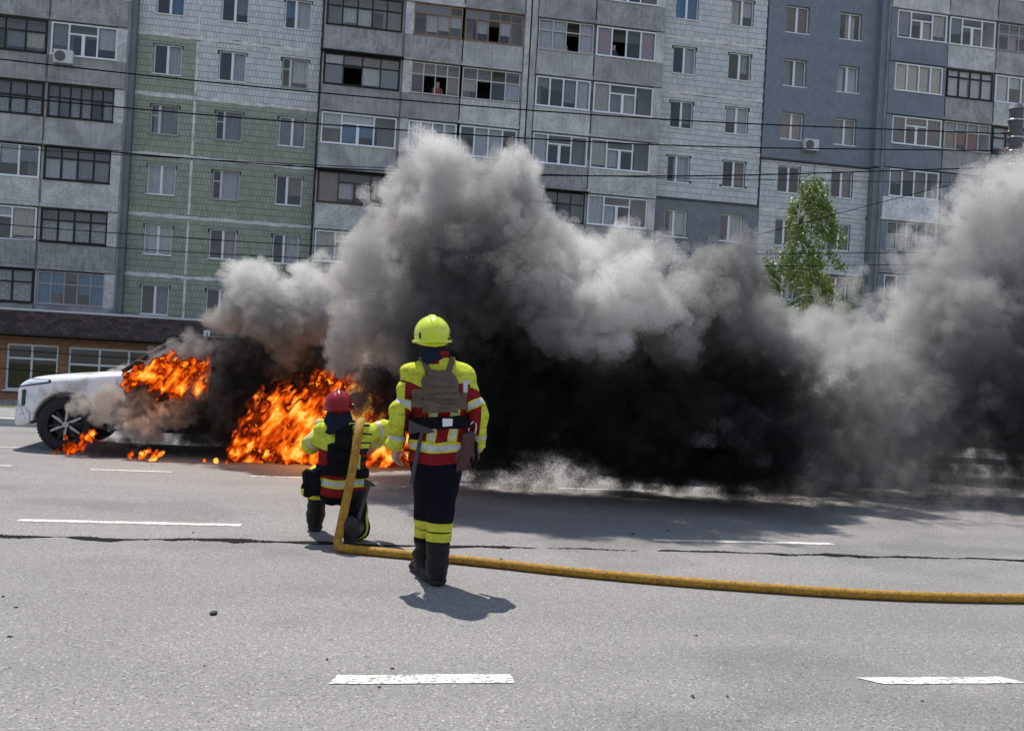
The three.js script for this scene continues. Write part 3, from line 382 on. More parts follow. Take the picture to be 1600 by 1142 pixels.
// ---------------------------------------------------------------- pole and overhead wires
{
  const t = thing('utility_pole', 'round concrete pole with metal bands rising from the smoke at the right edge', 'pole', [16.95, -0.15, -22]);
  mesh('shaft', new THREE.CylinderGeometry(0.17, 0.24, 9.05, 28).translate(0, 4.52, 0), std(0.10, 0.10, 0.105, 0.85), t);
  mesh('cap', new THREE.CylinderGeometry(0.14, 0.19, 0.12, 28).translate(0, 9.1, 0), std(0.2, 0.2, 0.2, 0.7), t);
  for (const y of [8.75, 8.30, 7.95, 7.6, 7.52]) mesh('band', new THREE.TorusGeometry(0.187, 0.022, 8, 32).rotateX(Math.PI / 2).translate(0, y, 0), std(0.55, 0.56, 0.57, 0.35, { metalness: 0.8 }), t);
  for (const y of [8.42, 7.98]) mesh('insulator', new THREE.LatheGeometry([[0, 0], [0.05, 0], [0.05, 0.02], [0.02, 0.03], [0.045, 0.06], [0.045, 0.08], [0.015, 0.1], [0.015, 0.22], [0, 0.22]].map(([a, b]) => new THREE.Vector2(a, b)), 16).rotateZ(Math.PI / 2).translate(-0.19, y, 0), std(0.12, 0.07, 0.05, 0.3), t);
  const wireMat = phy(0.012, 0.012, 0.013, 1, { specularIntensity: 0 });
  const wire = (pts, r, label) => { const c = new THREE.CatmullRomCurve3(pts.map((p) => new THREE.Vector3(...p))); const o = mesh('overhead_wire', new THREE.TubeGeometry(c, 90, r, 6), wireMat); tag(o, label, 'wire', 'overhead wires in front of the block'); };
  const Zw = -22;
  wire([[-14, 7.6, Zw], [-7.26, 7.47, Zw], [-0.9, 7.46, Zw], [7.19, 7.67, Zw], [16.75, 8.24, Zw]], 0.0155, 'topmost long black wire crossing the whole facade to the pole');
  wire([[-14, 6.75, Zw], [-7.22, 6.69, Zw], [-0.3, 6.77, Zw], [7.22, 7.05, Zw], [16.75, 7.8, Zw]], 0.0155, 'second long black wire from the top crossing to the pole');
  wire([[-14, 5.9, Zw - 2], [-7.6, 5.98, Zw - 2], [-0.26, 6.25, Zw - 2], [8, 6.7, Zw - 2], [20, 7.6, Zw - 2]], 0.009, 'thin third wire from the top passing just behind the others');
  wire([[-14, 5.75, Zw], [-7.17, 5.72, Zw], [-0.24, 5.8, Zw], [7.26, 6.3, Zw], [16.75, 7.38, Zw]], 0.0155, 'long wire rising to the lowest band of the pole');
  wire([[-14, 4.05, Zw], [-7.09, 3.99, Zw], [-5.04, 3.98, Zw], [-0.15, 4.05, Zw], [8, 4.5, Zw], [16.8, 5.2, Zw]], 0.010, 'upper of the two thin wires running into the smoke plume');
  wire([[-14, 3.8, Zw], [-7.07, 3.72, Zw], [-5.02, 3.67, Zw], [-0.13, 3.76, Zw], [8, 4.2, Zw], [16.8, 4.9, Zw]], 0.010, 'lower of the two thin wires running into the smoke plume');
  wire([[-14, 1.5, Zw], [-6.95, 1.35, Zw], [-5.83, 1.32, Zw], [-4.38, 1.29, Zw], [2, 1.3, Zw]], 0.010, 'thin wire crossing the upper panes of the shop windows');
  wire([[-14, 1.1, Zw], [-6.93, 0.94, Zw], [-4.62, 0.86, Zw], [2, 0.8, Zw]], 0.010, 'thin wire crossing the lower panes of the shop windows');
  wire([[10.0, 5.1, Zw], [10.45, 5.25, Zw], [13.67, 6.31, Zw], [16.78, 7.3, Zw]], 0.010, 'slanting wire dropping left from the pole behind the birch');
  wire([[9.6, 3.22, Zw], [10.49, 3.13, Zw], [12.9, 2.93, Zw], [16, 2.8, Zw]], 0.014, 'short wire showing against the pale smoke under the birch');
}
// ---------------------------------------------------------------- birch
{
  const R = rng(404), t = thing('birch_tree', 'windswept birch with white twigs and hanging green leaves rising out of the smoke', 'tree', [13.85, -0.75, -28]);
  const limbs = [], leaves = [];
  const limb = (pts, r0, r1) => { const c = new THREE.CatmullRomCurve3(pts.map((p) => new THREE.Vector3(...p))); const g = new THREE.TubeGeometry(c, 20, 1, 7), P = g.attributes.position, n = 21, k = 8; for (let i = 0; i < n; i++) { const q = c.getPointAt(i / 20), r = lerp(r0, r1, i / 20); for (let j = 0; j < k; j++) { const a = i * k + j; P.setXYZ(a, q.x + (P.getX(a) - q.x) * r, q.y + (P.getY(a) - q.y) * r, q.z + (P.getZ(a) - q.z) * r); } } g.computeVertexNormals(); return [g, c]; };
  const trunk = limb([[0.1, 0, 0], [0.0, 2.0, 0.05], [-0.1, 4, 0], [0.05, 5.8, 0.05], [0.2, 7.2, 0], [0.45, 8.85, 0]], 0.13, 0.02);
  limbs.push(trunk[0]);
  const starts = []; for (let i = 0; i < 40; i++) starts.push(0.30 + 0.68 * i / 39);
  const hang = (p, len, drift) => { const pts = [p.toArray()]; let x = p.x, y = p.y, z = p.z; for (let i = 1; i <= 5; i++) { x += drift * (0.09 + 0.05 * R()) * len + (R() - 0.5) * 0.09; y -= len * 0.2 * (0.8 + 0.4 * R()); z += (R() - 0.5) * 0.1; pts.push([x, y, z]); } const [g, c] = limb(pts, 0.007, 0.003); limbs.push(g); const n = Math.round((28 + 75 * R()) * len); for (let k = 0; k < n; k++) { const q = c.getPointAt(Math.pow(R(), 0.8)); leaves.push([q.x + (R() - 0.5) * 0.26, q.y + (R() - 0.5) * 0.2, q.z + (R() - 0.5) * 0.26]); } };
  starts.forEach((s, i) => { if ((s > 0.74 && s < 0.785) || (s > 0.58 && s < 0.70 && i % 3 === 0)) return;
    const b = trunk[1].getPointAt(s), up = 1 - s, reach = (0.35 + 0.95 * Math.sin(Math.min(1, up * 1.9) * 1.5)) * (0.7 + 0.6 * R()), side = i % 2 ? 1 : -1, ang = R() * 6.28, dx = (side * 0.85 * reach + 0.25) * (side < 0 && s > 0.78 ? 0.35 : 1), dz = Math.sin(ang) * reach * 0.7;
    const pts = [b.toArray(), [b.x + dx * 0.4, b.y + 0.22 * reach + 0.08, b.z + dz * 0.4], [b.x + dx * 0.8, b.y + 0.22 * reach, b.z + dz * 0.8], [b.x + dx * 1.1, b.y - 0.1, b.z + dz]];
    const [g, c] = limb(pts, 0.026 * (0.6 + up), 0.006); limbs.push(g);
    const h = s > 0.75 ? 6 : 7; for (let k = 0; k < h; k++) hang(c.getPointAt(0.3 + 0.7 * (k + R() * 0.5) / h), (s > 0.8 ? 0.55 : 0.95) * (0.6 + 0.9 * R()), 0.5 + 0.9 * R());
  });
  mesh('trunk', merge(limbs), std(0.42, 0.40, 0.37, 0.8), t);
  const lg = new THREE.BufferGeometry(); lg.setAttribute('position', new THREE.Float32BufferAttribute([0, 0, 0, 0.5, 0.42, 0.06, 0, 1, 0, -0.5, 0.42, 0.06], 3)); lg.setIndex([0, 1, 2, 0, 2, 3]); lg.computeVertexNormals();
  const im = new THREE.InstancedMesh(lg, phy(1, 1, 1, 0.55, { transmission: 0.5, thickness: 0, side: THREE.DoubleSide }), leaves.length), m = new THREE.Matrix4(), q = new THREE.Quaternion(), e = new THREE.Euler(), v = new THREE.Vector3(), c = new THREE.Color(); im.name = 'crown';
  leaves.forEach((p, i) => { e.set(R() * 6.3, R() * 6.3, R() * 6.3); q.setFromEuler(e); const s = 0.06 + 0.045 * R(); m.compose(v.set(...p), q, new THREE.Vector3(s, s * 1.25, s)); im.setMatrixAt(i, m); const g = 0.7 + 0.6 * R(); im.setColorAt(i, c.setRGB(0.25 * g, 0.33 * g, 0.05 * g)); });
  im.castShadow = im.receiveShadow = true; t.add(im); tag(im, null, null, null, 'stuff');
  console.log('birch leaves', leaves.length);
}
// ---------------------------------------------------------------- sculpting tools: surface nets over a distance field, and thick shells cut from a surface
function surfaceNets(fn, lo, hi, cell) {
  const nx = Math.ceil((hi[0] - lo[0]) / cell) + 1, ny = Math.ceil((hi[1] - lo[1]) / cell) + 1, nz = Math.ceil((hi[2] - lo[2]) / cell) + 1, F = new Float32Array(nx * ny * nz), id = (i, j, k) => (k * ny + j) * nx + i;
  const step = 4, far = cell * step * 1.8;                       // coarse skip: far cells get a coarse value
  for (let k = 0; k < nz; k += step) for (let j = 0; j < ny; j += step) for (let i = 0; i < nx; i += step) {
    const c = fn(lo[0] + (i + 1.5) * cell, lo[1] + (j + 1.5) * cell, lo[2] + (k + 1.5) * cell), skip = Math.abs(c) > far * 1.6;
    for (let c2 = k; c2 < Math.min(nz, k + step); c2++) for (let b = j; b < Math.min(ny, j + step); b++) for (let a = i; a < Math.min(nx, i + step); a++) F[id(a, b, c2)] = skip ? c : fn(lo[0] + a * cell, lo[1] + b * cell, lo[2] + c2 * cell);
  }
  const at = new Int32Array(nx * ny * nz).fill(-1), pos = [], idx = [];
  for (let k = 0; k < nz - 1; k++) for (let j = 0; j < ny - 1; j++) for (let i = 0; i < nx - 1; i++) {
    let n = 0, x = 0, y = 0, z = 0, mask = 0; const v = [];
    for (let c = 0; c < 8; c++) { const q = F[id(i + (c & 1), j + (c >> 1 & 1), k + (c >> 2))]; v.push(q); if (q < 0) mask |= 1 << c; }
    if (mask === 0 || mask === 255) continue;
    for (let c = 0; c < 8; c++) for (const b of [1, 2, 4]) if (!(c & b) && (v[c] < 0) !== (v[c | b] < 0)) { const t = v[c] / (v[c] - v[c | b]); x += (c & 1) + (b === 1 ? t : 0); y += (c >> 1 & 1) + (b === 2 ? t : 0); z += (c >> 2) + (b === 4 ? t : 0); n++; }
    at[id(i, j, k)] = pos.length / 3; pos.push(lo[0] + (i + x / n) * cell, lo[1] + (j + y / n) * cell, lo[2] + (k + z / n) * cell);
  }
  for (let k = 1; k < nz - 1; k++) for (let j = 1; j < ny - 1; j++) for (let i = 1; i < nx - 1; i++) {
    const s = F[id(i, j, k)] < 0, quad = (a, b, c, d, flip) => { if (a < 0 || b < 0 || c < 0 || d < 0) return; if (flip) idx.push(a, c, b, b, c, d); else idx.push(a, b, c, b, d, c); };
    if (s !== F[id(i + 1, j, k)] < 0) quad(at[id(i, j - 1, k - 1)], at[id(i, j, k - 1)], at[id(i, j - 1, k)], at[id(i, j, k)], !s);
    if (s !== F[id(i, j + 1, k)] < 0) quad(at[id(i - 1, j, k - 1)], at[id(i, j, k - 1)], at[id(i - 1, j, k)], at[id(i, j, k)], s);
    if (s !== F[id(i, j, k + 1)] < 0) quad(at[id(i - 1, j - 1, k)], at[id(i, j - 1, k)], at[id(i - 1, j, k)], at[id(i, j, k)], !s);
  }
  const g = new THREE.BufferGeometry(); g.setAttribute('position', new THREE.Float32BufferAttribute(pos, 3)); g.setIndex(idx); g.computeVertexNormals(); g.setAttribute('uv', new THREE.Float32BufferAttribute(new Float32Array(pos.length / 3 * 2), 2)); return g;
}
const capsule = (x, y, z, a, b, ra, rb) => { const bx = b[0] - a[0], by = b[1] - a[1], bz = b[2] - a[2], px = x - a[0], py = y - a[1], pz = z - a[2], t = clamp((px * bx + py * by + pz * bz) / (bx * bx + by * by + bz * bz + 1e-9)); return Math.hypot(px - bx * t, py - by * t, pz - bz * t) - (ra + (rb - ra) * t); };
const smin = (a, b, k) => { const h = clamp(0.5 + 0.5 * (b - a) / k); return b + (a - b) * h - k * h * (1 - h); };
// shell(geo, field, lift, thick): the part of a surface where field > 0, lifted off it; thick > 0 adds a rim down to the surface
function shell(geo, field, lift, rim = false, uvs = 0.3) {
  const P = geo.attributes.position, N = geo.attributes.normal, I = geo.index, pos = [], nor = [], uv = [], n = I ? I.count : P.count, f = new Float32Array(P.count);
  for (let i = 0; i < P.count; i++) f[i] = field(P.getX(i), P.getY(i), P.getZ(i), N.getX(i), N.getY(i), N.getZ(i));
  const lf = typeof lift === 'function' ? lift : () => lift;
  const push = (q, l) => { const L = l ?? lf(q[0], q[1], q[2]); pos.push(q[0] + q[3] * L, q[1] + q[4] * L, q[2] + q[5] * L); nor.push(q[3], q[4], q[5]); uv.push((q[0] + q[2] * 0.7) / uvs, (q[1] + q[2] * 0.3) / uvs); };
  for (let t = 0; t < n; t += 3) {
    const v = [0, 1, 2].map((k) => (I ? I.getX(t + k) : t + k)); if (f[v[0]] <= 0 && f[v[1]] <= 0 && f[v[2]] <= 0) continue;
    const p = v.map((i) => [P.getX(i), P.getY(i), P.getZ(i), N.getX(i), N.getY(i), N.getZ(i)]), out = [], cut = [];
    for (let k = 0; k < 3; k++) { const a = v[k], b = v[(k + 1) % 3]; if (f[a] > 0) out.push(p[k]); if ((f[a] > 0) !== (f[b] > 0)) { const s = f[a] / (f[a] - f[b]), q = p[k].map((x, m) => x + (p[(k + 1) % 3][m] - x) * s); out.push(q); cut.push([q, f[a] > 0]); } }
    for (let k = 1; k < out.length - 1; k++) { push(out[0]); push(out[k]); push(out[k + 1]); }
    if (rim && cut.length === 2) { const [a, b] = cut[0][1] ? [cut[0][0], cut[1][0]] : [cut[1][0], cut[0][0]]; push(a); push(b, -0.004); push(b); push(a); push(a, -0.004); push(b, -0.004); }
  }
  const g = new THREE.BufferGeometry(); g.setAttribute('position', new THREE.Float32BufferAttribute(pos, 3)); g.setAttribute('normal', new THREE.Float32BufferAttribute(nor, 3)); g.setAttribute('uv', new THREE.Float32BufferAttribute(uv, 2)); 
  return g;
}
const clothTex = dataTex(512, (x, y) => { const v = 0.86 + 0.22 * (fbm(x / 40, y / 40, 3, 4) - 0.5) + 0.14 * (hash3(x >> 1, y >> 1, 3) - 0.5) + ((x + y) % 6 < 2 ? -0.05 : 0); return [v, v, v]; });
const sootTex = dataTex(512, (x, y) => { const s = sstep(0.40, 0.85, fbm(x / 30, y / 30, 9, 6)), v = 0.96 - 0.15 * s + 0.12 * (hash3(x >> 1, y >> 1, 4) - 0.5); return [v, v * (1 - 0.04 * s), v * (1 - 0.02 * s)]; });
const clothBump = dataTex(256, (x, y) => { const v = 0.5 + 0.35 * (fbm(x / 9, y / 9, 5, 3) - 0.5) + ((x + y) % 4 < 2 ? 0.1 : 0); return [v, v, v]; }, false);
const cloth = (r, g, b, map = clothTex) => phy(r, g, b, 0.95, { map, bumpMap: clothBump, bumpScale: 0.0025, specularIntensity: 0.25 });
// ---------------------------------------------------------------- the burning pickup, nose to the left
const pickup = thing('pickup_truck', 'white double-cab pickup burning at the kerb, its cab and rear hidden in flames', 'pickup', [-3.74, 0, -15.62]);
{
  const dirtTex = dataTex(512, (x, y) => { const s = sstep(0.5, 0.78, fbm(x / 60, y / 60, 2, 5)), v = 0.97 - 0.22 * s + 0.06 * (hash3(x, y, 1) - 0.5); return [v, v * (1 - 0.03 * s), v * (1 - 0.07 * s)]; });
  const charTex = dataTex(512, (x, y) => { const a = fbm(x / 40, y / 40, 7, 5), b = sstep(0.5, 0.62, fbm(x / 18, y / 18, 13, 5)); return [lerp(0.13, 0.42, b * a), lerp(0.115, 0.30, b * a), lerp(0.105, 0.22, b * a)]; });
  const white = phy(0.80, 0.81, 0.82, 0.38, { map: dirtTex, clearcoat: 0.5, clearcoatRoughness: 0.25 }), char = std(1, 1, 1, 0.85, { map: charTex }), black = std(0.012, 0.012, 0.013, 0.7), trim = std(0.03, 0.03, 0.032, 0.55), lens = phy(0.78, 0.82, 0.86, 0.08, { clearcoat: 1 }), chrome = std(0.38, 0.38, 0.39, 0.3, { metalness: 0.9 });
  const arch = (x, cx, r) => { const d = Math.abs(x - cx); return d < r ? Math.sqrt(r * r - d * d) : 0; };
  const bottom = (x) => { const a = arch(x, 0, 0.455), b = arch(x, 3.0, 0.455); let y = x < -0.45 ? lerp(0.34, 0.40, (x + 0.72) / 0.27) : 0.42; if (a > 0) y = Math.max(y, 0.39 + a); if (b > 0) y = Math.max(y, 0.39 + b); return y; };
  const hood = (x) => x < -0.72 ? 0.7 : x < -0.55 ? lerp(0.88, 1.035, Math.sqrt(clamp((x + 0.72) / 0.17))) : lerp(1.035, 1.20, Math.pow((x + 0.55) / 1.40, 0.72));
  const halfW = (x) => { let w = x < -0.2 ? lerp(0.66, 0.895, Math.pow(clamp((x + 0.72) / 0.52), 0.45)) : 0.895; return w + 0.018 * Math.exp(-((x / 0.55) ** 4)) + 0.018 * Math.exp(-(((x - 3) / 0.55) ** 4)); };
  function loft(xs, topAt, flatTop, openBottom) {                 // rounded section swept along the car
    const K = 26, pos = [], idx = [], uv = [];
    for (const x of xs) {
      const w = halfW(x), b = bottom(x), tp = topAt(x), sh = tp - (flatTop ? 0.02 : 0.085), pts = [];
      const half = [[0.88, b], [0.955, b + 0.008], [0.985, b + 0.03], [0.995, lerp(b, sh, 0.25)], [1.0, lerp(b, sh, 0.5)], [0.998, lerp(b, sh, 0.68)], [0.985, lerp(b, sh, 0.8)], [0.99, lerp(b, sh, 0.86)], [0.985, lerp(b, sh, 0.93)], [0.968, sh], [0.94, lerp(sh, tp, 0.45)], [0.88, lerp(sh, tp, 0.7)], [0.6, lerp(sh, tp, 0.92)], [0.25, tp]];
      for (const [f, y] of half) pts.push([y, w * f]); for (let i = half.length - 1; i >= 0; i--) pts.push([half[i][1], -w * half[i][0]]);
      for (const [y, z] of pts) { pos.push(x, y, z); uv.push(x * 0.7 + z * 0.2, y * 0.7 + z * 0.5); }
    }
    const n = 28; for (let i = 0; i < xs.length - 1; i++) for (let j = 0; j < n - 1; j++) { const a = i * n + j, b = a + 1, c = a + n, d = c + 1; idx.push(a, c, b, b, c, d); }
    for (let i = 0; i < xs.length - 1; i++) { const a = i * n, b = a + n - 1, c = a + n, d = b + n; idx.push(a, b, c, b, d, c); }
    for (const [base, f] of [[0, 0], [(xs.length - 1) * n, 1]]) for (let j = 1; j < n / 2; j++) { const a = base + j - 1, b = base + j, c = base + n - j, d = base + n - 1 - j; if (f) idx.push(a, b, c, b, d, c); else idx.push(a, c, b, b, c, d); }
    const g = new THREE.BufferGeometry(); g.setAttribute('position', new THREE.Float32BufferAttribute(pos, 3)); g.setAttribute('uv', new THREE.Float32BufferAttribute(uv, 2)); g.setIndex(idx); g.computeVertexNormals(); return g;
  }
  const range = (a, b, n) => Array.from({ length: n + 1 }, (_, i) => lerp(a, b, i / n));
  const nose = loft([-0.72, -0.715, -0.70, -0.68, -0.65, ...range(-0.62, 0.80, 64)], hood, false);
  const body = mesh('front_body', nose, white, pickup);
  for (const s of [1, -1]) mesh('headlight', shell(nose, (x, y, z) => Math.min(1.005 - y + (x + 0.62) * 0.02, y - 0.905 - (x + 0.68) * 0.20, -0.26 - x, s * z - 0.3), 0.006, true), lens, pickup);
  for (const s of [1, -1]) mesh('headlight_surround', shell(nose, (x, y, z) => Math.min(1.02 - y, y - 0.888 - (x + 0.68) * 0.18, -0.22 - x, s * z - 0.28), 0.003, true), trim, pickup);
  for (const s of [1, -1]) mesh('fog_lamp', shell(nose, (x, y, z) => Math.min(0.86 - y, y - 0.62, -0.575 - x, x + 0.635, s * z - 0.3), 0.006, true), trim, pickup);
  mesh('bumper', shell(nose, (x, y, z) => Math.min(0.60 - y - (x + 0.6) * 0.12, -0.50 - x), 0.022, true), white, pickup);
  mesh('bumper_chin', shell(nose, (x, y, z) => Math.min(0.40 - y, -0.42 - x), 0.012, true), trim, pickup);
  mesh('grille', shell(nose, (x, y, z, nx) => Math.min(0.98 - y, y - 0.55, -0.70 - x, 0.5 - Math.abs(z)), 0.008, true), trim, pickup);
  for (const s of [1, -1]) mesh('wheel_arch_trim', shell(nose, (x, y, z) => Math.min(0.50 - Math.hypot(x, y - 0.39), y - 0.42, s * z - 0.5), 0.008, true), white, pickup);
  mesh('hood_gap', shell(nose, (x, y, z) => Math.min(0.006 - Math.abs(Math.abs(z) - halfW(x) * 0.90), x + 0.5, y - 0.98), 0.002), black, body);
  mesh('door_gap', shell(nose, (x, y, z) => Math.min(0.006 - Math.abs(x - 0.70 + (y - 0.7) * 0.1), Math.abs(z) - 0.5), 0.002), black, body);
  const cab = loft(range(0.803, 2.80, 60), (x) => 1.19, true); mesh('cab_body', cab, char, pickup);
  for (const [a, b] of [[0.86, 1.78], [1.82, 2.66]]) { const d = mesh('door', shell(cab, (x, y, z) => Math.min(x - a, b - x, y - 0.48, z - 0.5), 0.012, true), char, pickup); mesh('handle', new RoundedBoxGeometry(0.2, 0.035, 0.03, 2, 0.01).translate(b - 0.2, 0.98, 0.925), chrome, d); mesh('window_sill', new RoundedBoxGeometry(b - a, 0.03, 0.03, 2, 0.01).translate((a + b) / 2, 1.195, 0.86), black, d); }
  const bed = loft(range(2.83, 4.34, 50), (x) => 1.24, true); mesh('cargo_bed', bed, char, pickup);
  mesh('side_step', new RoundedBoxGeometry(2.0, 0.06, 0.16, 3, 0.02).translate(1.5, 0.36, 0.90), black, pickup);
  mesh('chassis', merge([box(-0.5, 4.3, 0.40, 0.55, -0.5, -0.35), box(-0.5, 4.3, 0.40, 0.55, 0.35, 0.5), box(-0.06, 0.06, 0.33, 0.45, -0.8, 0.8), box(2.94, 3.06, 0.33, 0.45, -0.8, 0.8)]), black, pickup);
  const pillar = (pts, r, name) => mesh(name, new THREE.TubeGeometry(new THREE.CatmullRomCurve3(pts.map((p) => new THREE.Vector3(...p))), 16, r, 10), char, pickup);
  for (const s of [1, -1]) { pillar([[0.72, 1.18, 0.80 * s], [1.1, 1.47, 0.73 * s], [1.50, 1.70, 0.64 * s], [1.72, 1.745, 0.63 * s]], 0.035, 'windscreen_pillar'); pillar([[1.80, 1.18, 0.84 * s], [1.83, 1.72, 0.66 * s]], 0.04, 'door_pillar'); pillar([[2.74, 1.18, 0.84 * s], [2.60, 1.72, 0.65 * s]], 0.06, 'rear_pillar'); }
  mesh('roof', new RoundedBoxGeometry(1.20, 0.07, 1.34, 4, 0.03).translate(2.08, 1.745, 0), char, pickup);
  mesh('dashboard', new RoundedBoxGeometry(0.35, 0.25, 1.5, 3, 0.06).translate(0.98, 1.08, 0), black, pickup);
  for (const z of [0.4, -0.4]) { const seat = mesh('seat', new RoundedBoxGeometry(0.5, 0.16, 0.5, 3, 0.05).translate(1.75, 0.92, z), black, pickup); mesh('seat_back', new RoundedBoxGeometry(0.14, 0.65, 0.48, 3, 0.05).rotateZ(-0.2).translate(2.04, 1.25, z), black, seat); }
  const mir = mesh('wing_mirror', new RoundedBoxGeometry(0.12, 0.2, 0.2, 4, 0.04).translate(0.98, 1.27, 0.98), char, pickup); mesh('mirror_arm', new RoundedBoxGeometry(0.06, 0.04, 0.12, 2, 0.015).translate(0.98, 1.2, 0.88), black, mir);
  // wheels: tyre, rim, hub and six split spokes
  const L2 = (a) => a.map(([x, y]) => new THREE.Vector2(x, y));
  const tyreGeo = new THREE.LatheGeometry(L2([[0.232, -0.11], [0.26, -0.125], [0.33, -0.132], [0.365, -0.122], [0.383, -0.098], [0.386, -0.05], [0.386, 0.05], [0.383, 0.098], [0.365, 0.122], [0.33, 0.132], [0.26, 0.125], [0.232, 0.11]]), 64).rotateX(Math.PI / 2);
  const rimGeo = new THREE.LatheGeometry(L2([[0.0, 0.02], [0.10, 0.02], [0.205, -0.05], [0.215, 0.05], [0.236, 0.118], [0.245, 0.118], [0.24, 0.09], [0.225, 0.0], [0.22, -0.1], [0, -0.1]]), 48).rotateX(Math.PI / 2);
  const treadGeo = new RoundedBoxGeometry(0.03, 0.014, 0.08, 1, 0.004);
  const tyreMat = std(0.020, 0.020, 0.021, 0.9, { bumpMap: clothBump, bumpScale: 0.004 }), rimMat = std(0.02, 0.02, 0.022, 0.35, { metalness: 0.5 });
  for (const [x, z, sgn] of [[0, 0.77, 1], [3.0, 0.77, 1], [0, -0.77, -1], [3.0, -0.77, -1]]) {
    const w = mesh('wheel', tyreGeo, tyreMat, pickup); w.position.set(x, 0.386, z); if (sgn < 0) w.rotation.y = Math.PI; w.rotation.z = 0.3;
    mesh('rim', rimGeo, rimMat, w);
    for (let i = 0; i < 12; i++) { const a = Math.floor(i / 2) * Math.PI / 3 + (i % 2 ? 0.17 : -0.17), s = new THREE.Shape(L2([[0.05, -0.018], [0.225, -0.013], [0.228, 0.013], [0.05, 0.018]])); const g = new THREE.ExtrudeGeometry(s, { depth: 0.03, bevelEnabled: true, bevelSize: 0.004, bevelThickness: 0.004, bevelSegments: 2 }).translate(0, 0, 0.06).rotateZ(a); mesh('spoke', g, i % 2 ? chrome : rimMat, w); }
    mesh('hub_cap', new THREE.CylinderGeometry(0.045, 0.055, 0.05, 24).rotateX(Math.PI / 2).translate(0, 0, 0.09), chrome, w);
    if (sgn > 0 && x === 0) for (let i = 0; i < 48; i++) { const a = i / 48 * Math.PI * 2; for (const o of [-0.055, 0.055]) { const t = mesh('tread_block', treadGeo, tyreMat, w); t.position.set(Math.cos(a + o) * 0.389, Math.sin(a + o) * 0.389, o); t.rotation.z = a + o + Math.PI / 2; } }
  }
}
// ---------------------------------------------------------------- firefighters
const skin = std(0.52, 0.33, 0.25, 0.6), lime = cloth(0.60, 0.66, 0.06, sootTex), red = cloth(0.30, 0.018, 0.022), navy = cloth(0.009, 0.010, 0.017), bandYellow = std(0.74, 0.74, 0.03, 0.6, { map: clothTex }), silver = std(0.62, 0.64, 0.64, 0.35, { map: clothTex }), blackWeb = cloth(0.011, 0.011, 0.012), coyote = cloth(0.17, 0.13, 0.10), leather = phy(0.006, 0.006, 0.007, 0.5, { bumpMap: clothBump, bumpScale: 0.003, specularIntensity: 0.45 }), rubber = std(0.02, 0.02, 0.02, 0.85);
const limeGloss = phy(0.60, 0.70, 0.02, 0.3, { clearcoat: 0.6, clearcoatRoughness: 0.15 }), redGloss = phy(0.24, 0.003, 0.010, 0.4, { specularIntensity: 0.5, clearcoat: 0.12, clearcoatRoughness: 0.15 }), steel = std(0.5, 0.5, 0.5, 0.35, { metalness: 0.9 }), blackPlastic = std(0.014, 0.014, 0.014, 0.45), gloveMat = std(0.075, 0.03, 0.028, 0.85), hoodCloth = cloth(0.018, 0.024, 0.045);
const V = (a, b, t) => [lerp(a[0], b[0], t), lerp(a[1], b[1], t), lerp(a[2], b[2], t)];
function fieldOf(bones, k) { return (x, y, z) => { let d = 1e9; for (const b of bones) { const e = capsule(x, y, z, b[0], b[1], b[2], b[3]); d = d > 1e8 ? e : (Math.abs(d - e) > k ? Math.min(d, e) : smin(d, e, k)); } return d; }; }
function handBones(w, dir, palmN, thumbSide, s, curl, r = 0.0088) {   // w wrist, dir along the hand, palmN out of the palm, thumbSide unit vector
  const add = (p, ...t) => { const o = p.slice(); for (const [v, m] of t) { o[0] += v[0] * m; o[1] += v[1] * m; o[2] += v[2] * m; } return o; }, bones = [];
  bones.push([add(w, [dir, 0.005]), add(w, [dir, 0.05 * s], [thumbSide, 0.016 * s]), 0.025, 0.023], [add(w, [dir, 0.005]), add(w, [dir, 0.055 * s], [thumbSide, -0.014 * s]), 0.025, 0.021], [add(w, [dir, 0.07 * s], [thumbSide, 0.024 * s]), add(w, [dir, 0.066 * s], [thumbSide, -0.026 * s]), 0.017, 0.016]);
  const lens = [0.072, 0.08, 0.075, 0.06];
  for (let f = 0; f < 4; f++) { let p = add(w, [dir, (0.086 - 0.005 * f * f * 0.4) * s], [thumbSide, (0.030 - 0.020 * f) * s]), a = 0.15; for (let j = 0; j < 3; j++) { a += curl * (0.7 + 0.12 * f) * (j ? 1 : 0.6); const L = lens[f] * s * [0.45, 0.32, 0.27][j], q = add(p, [dir, Math.cos(a) * L], [palmN, Math.sin(a) * L], [thumbSide, (f - 1.5) * -0.0022]); bones.push([p, q, r * (1 - 0.08 * j), r * (0.95 - 0.1 * j)]); p = q; } }
  let p = add(w, [dir, 0.022 * s], [thumbSide, 0.024 * s]); for (let j = 0; j < 3; j++) { const L = [0.042, 0.032, 0.026][j] * s, q = add(p, [dir, (0.55 + 0.18 * j) * L], [thumbSide, (0.72 - 0.32 * j) * L], [palmN, (0.3 + 0.15 * j) * L]); bones.push([p, q, 0.0125 - 0.0015 * j, 0.0115 - 0.0018 * j]); p = q; }
  return bones;
}
const boxOf = (bones, m) => { const lo = [1e9, 1e9, 1e9], hi = [-1e9, -1e9, -1e9]; for (const b of bones) for (const e of [0, 1]) for (let i = 0; i < 3; i++) { lo[i] = Math.min(lo[i], b[e][i] - b[2 + e] - m); hi[i] = Math.max(hi[i], b[e][i] + b[2 + e] + m); } return [lo, hi]; };
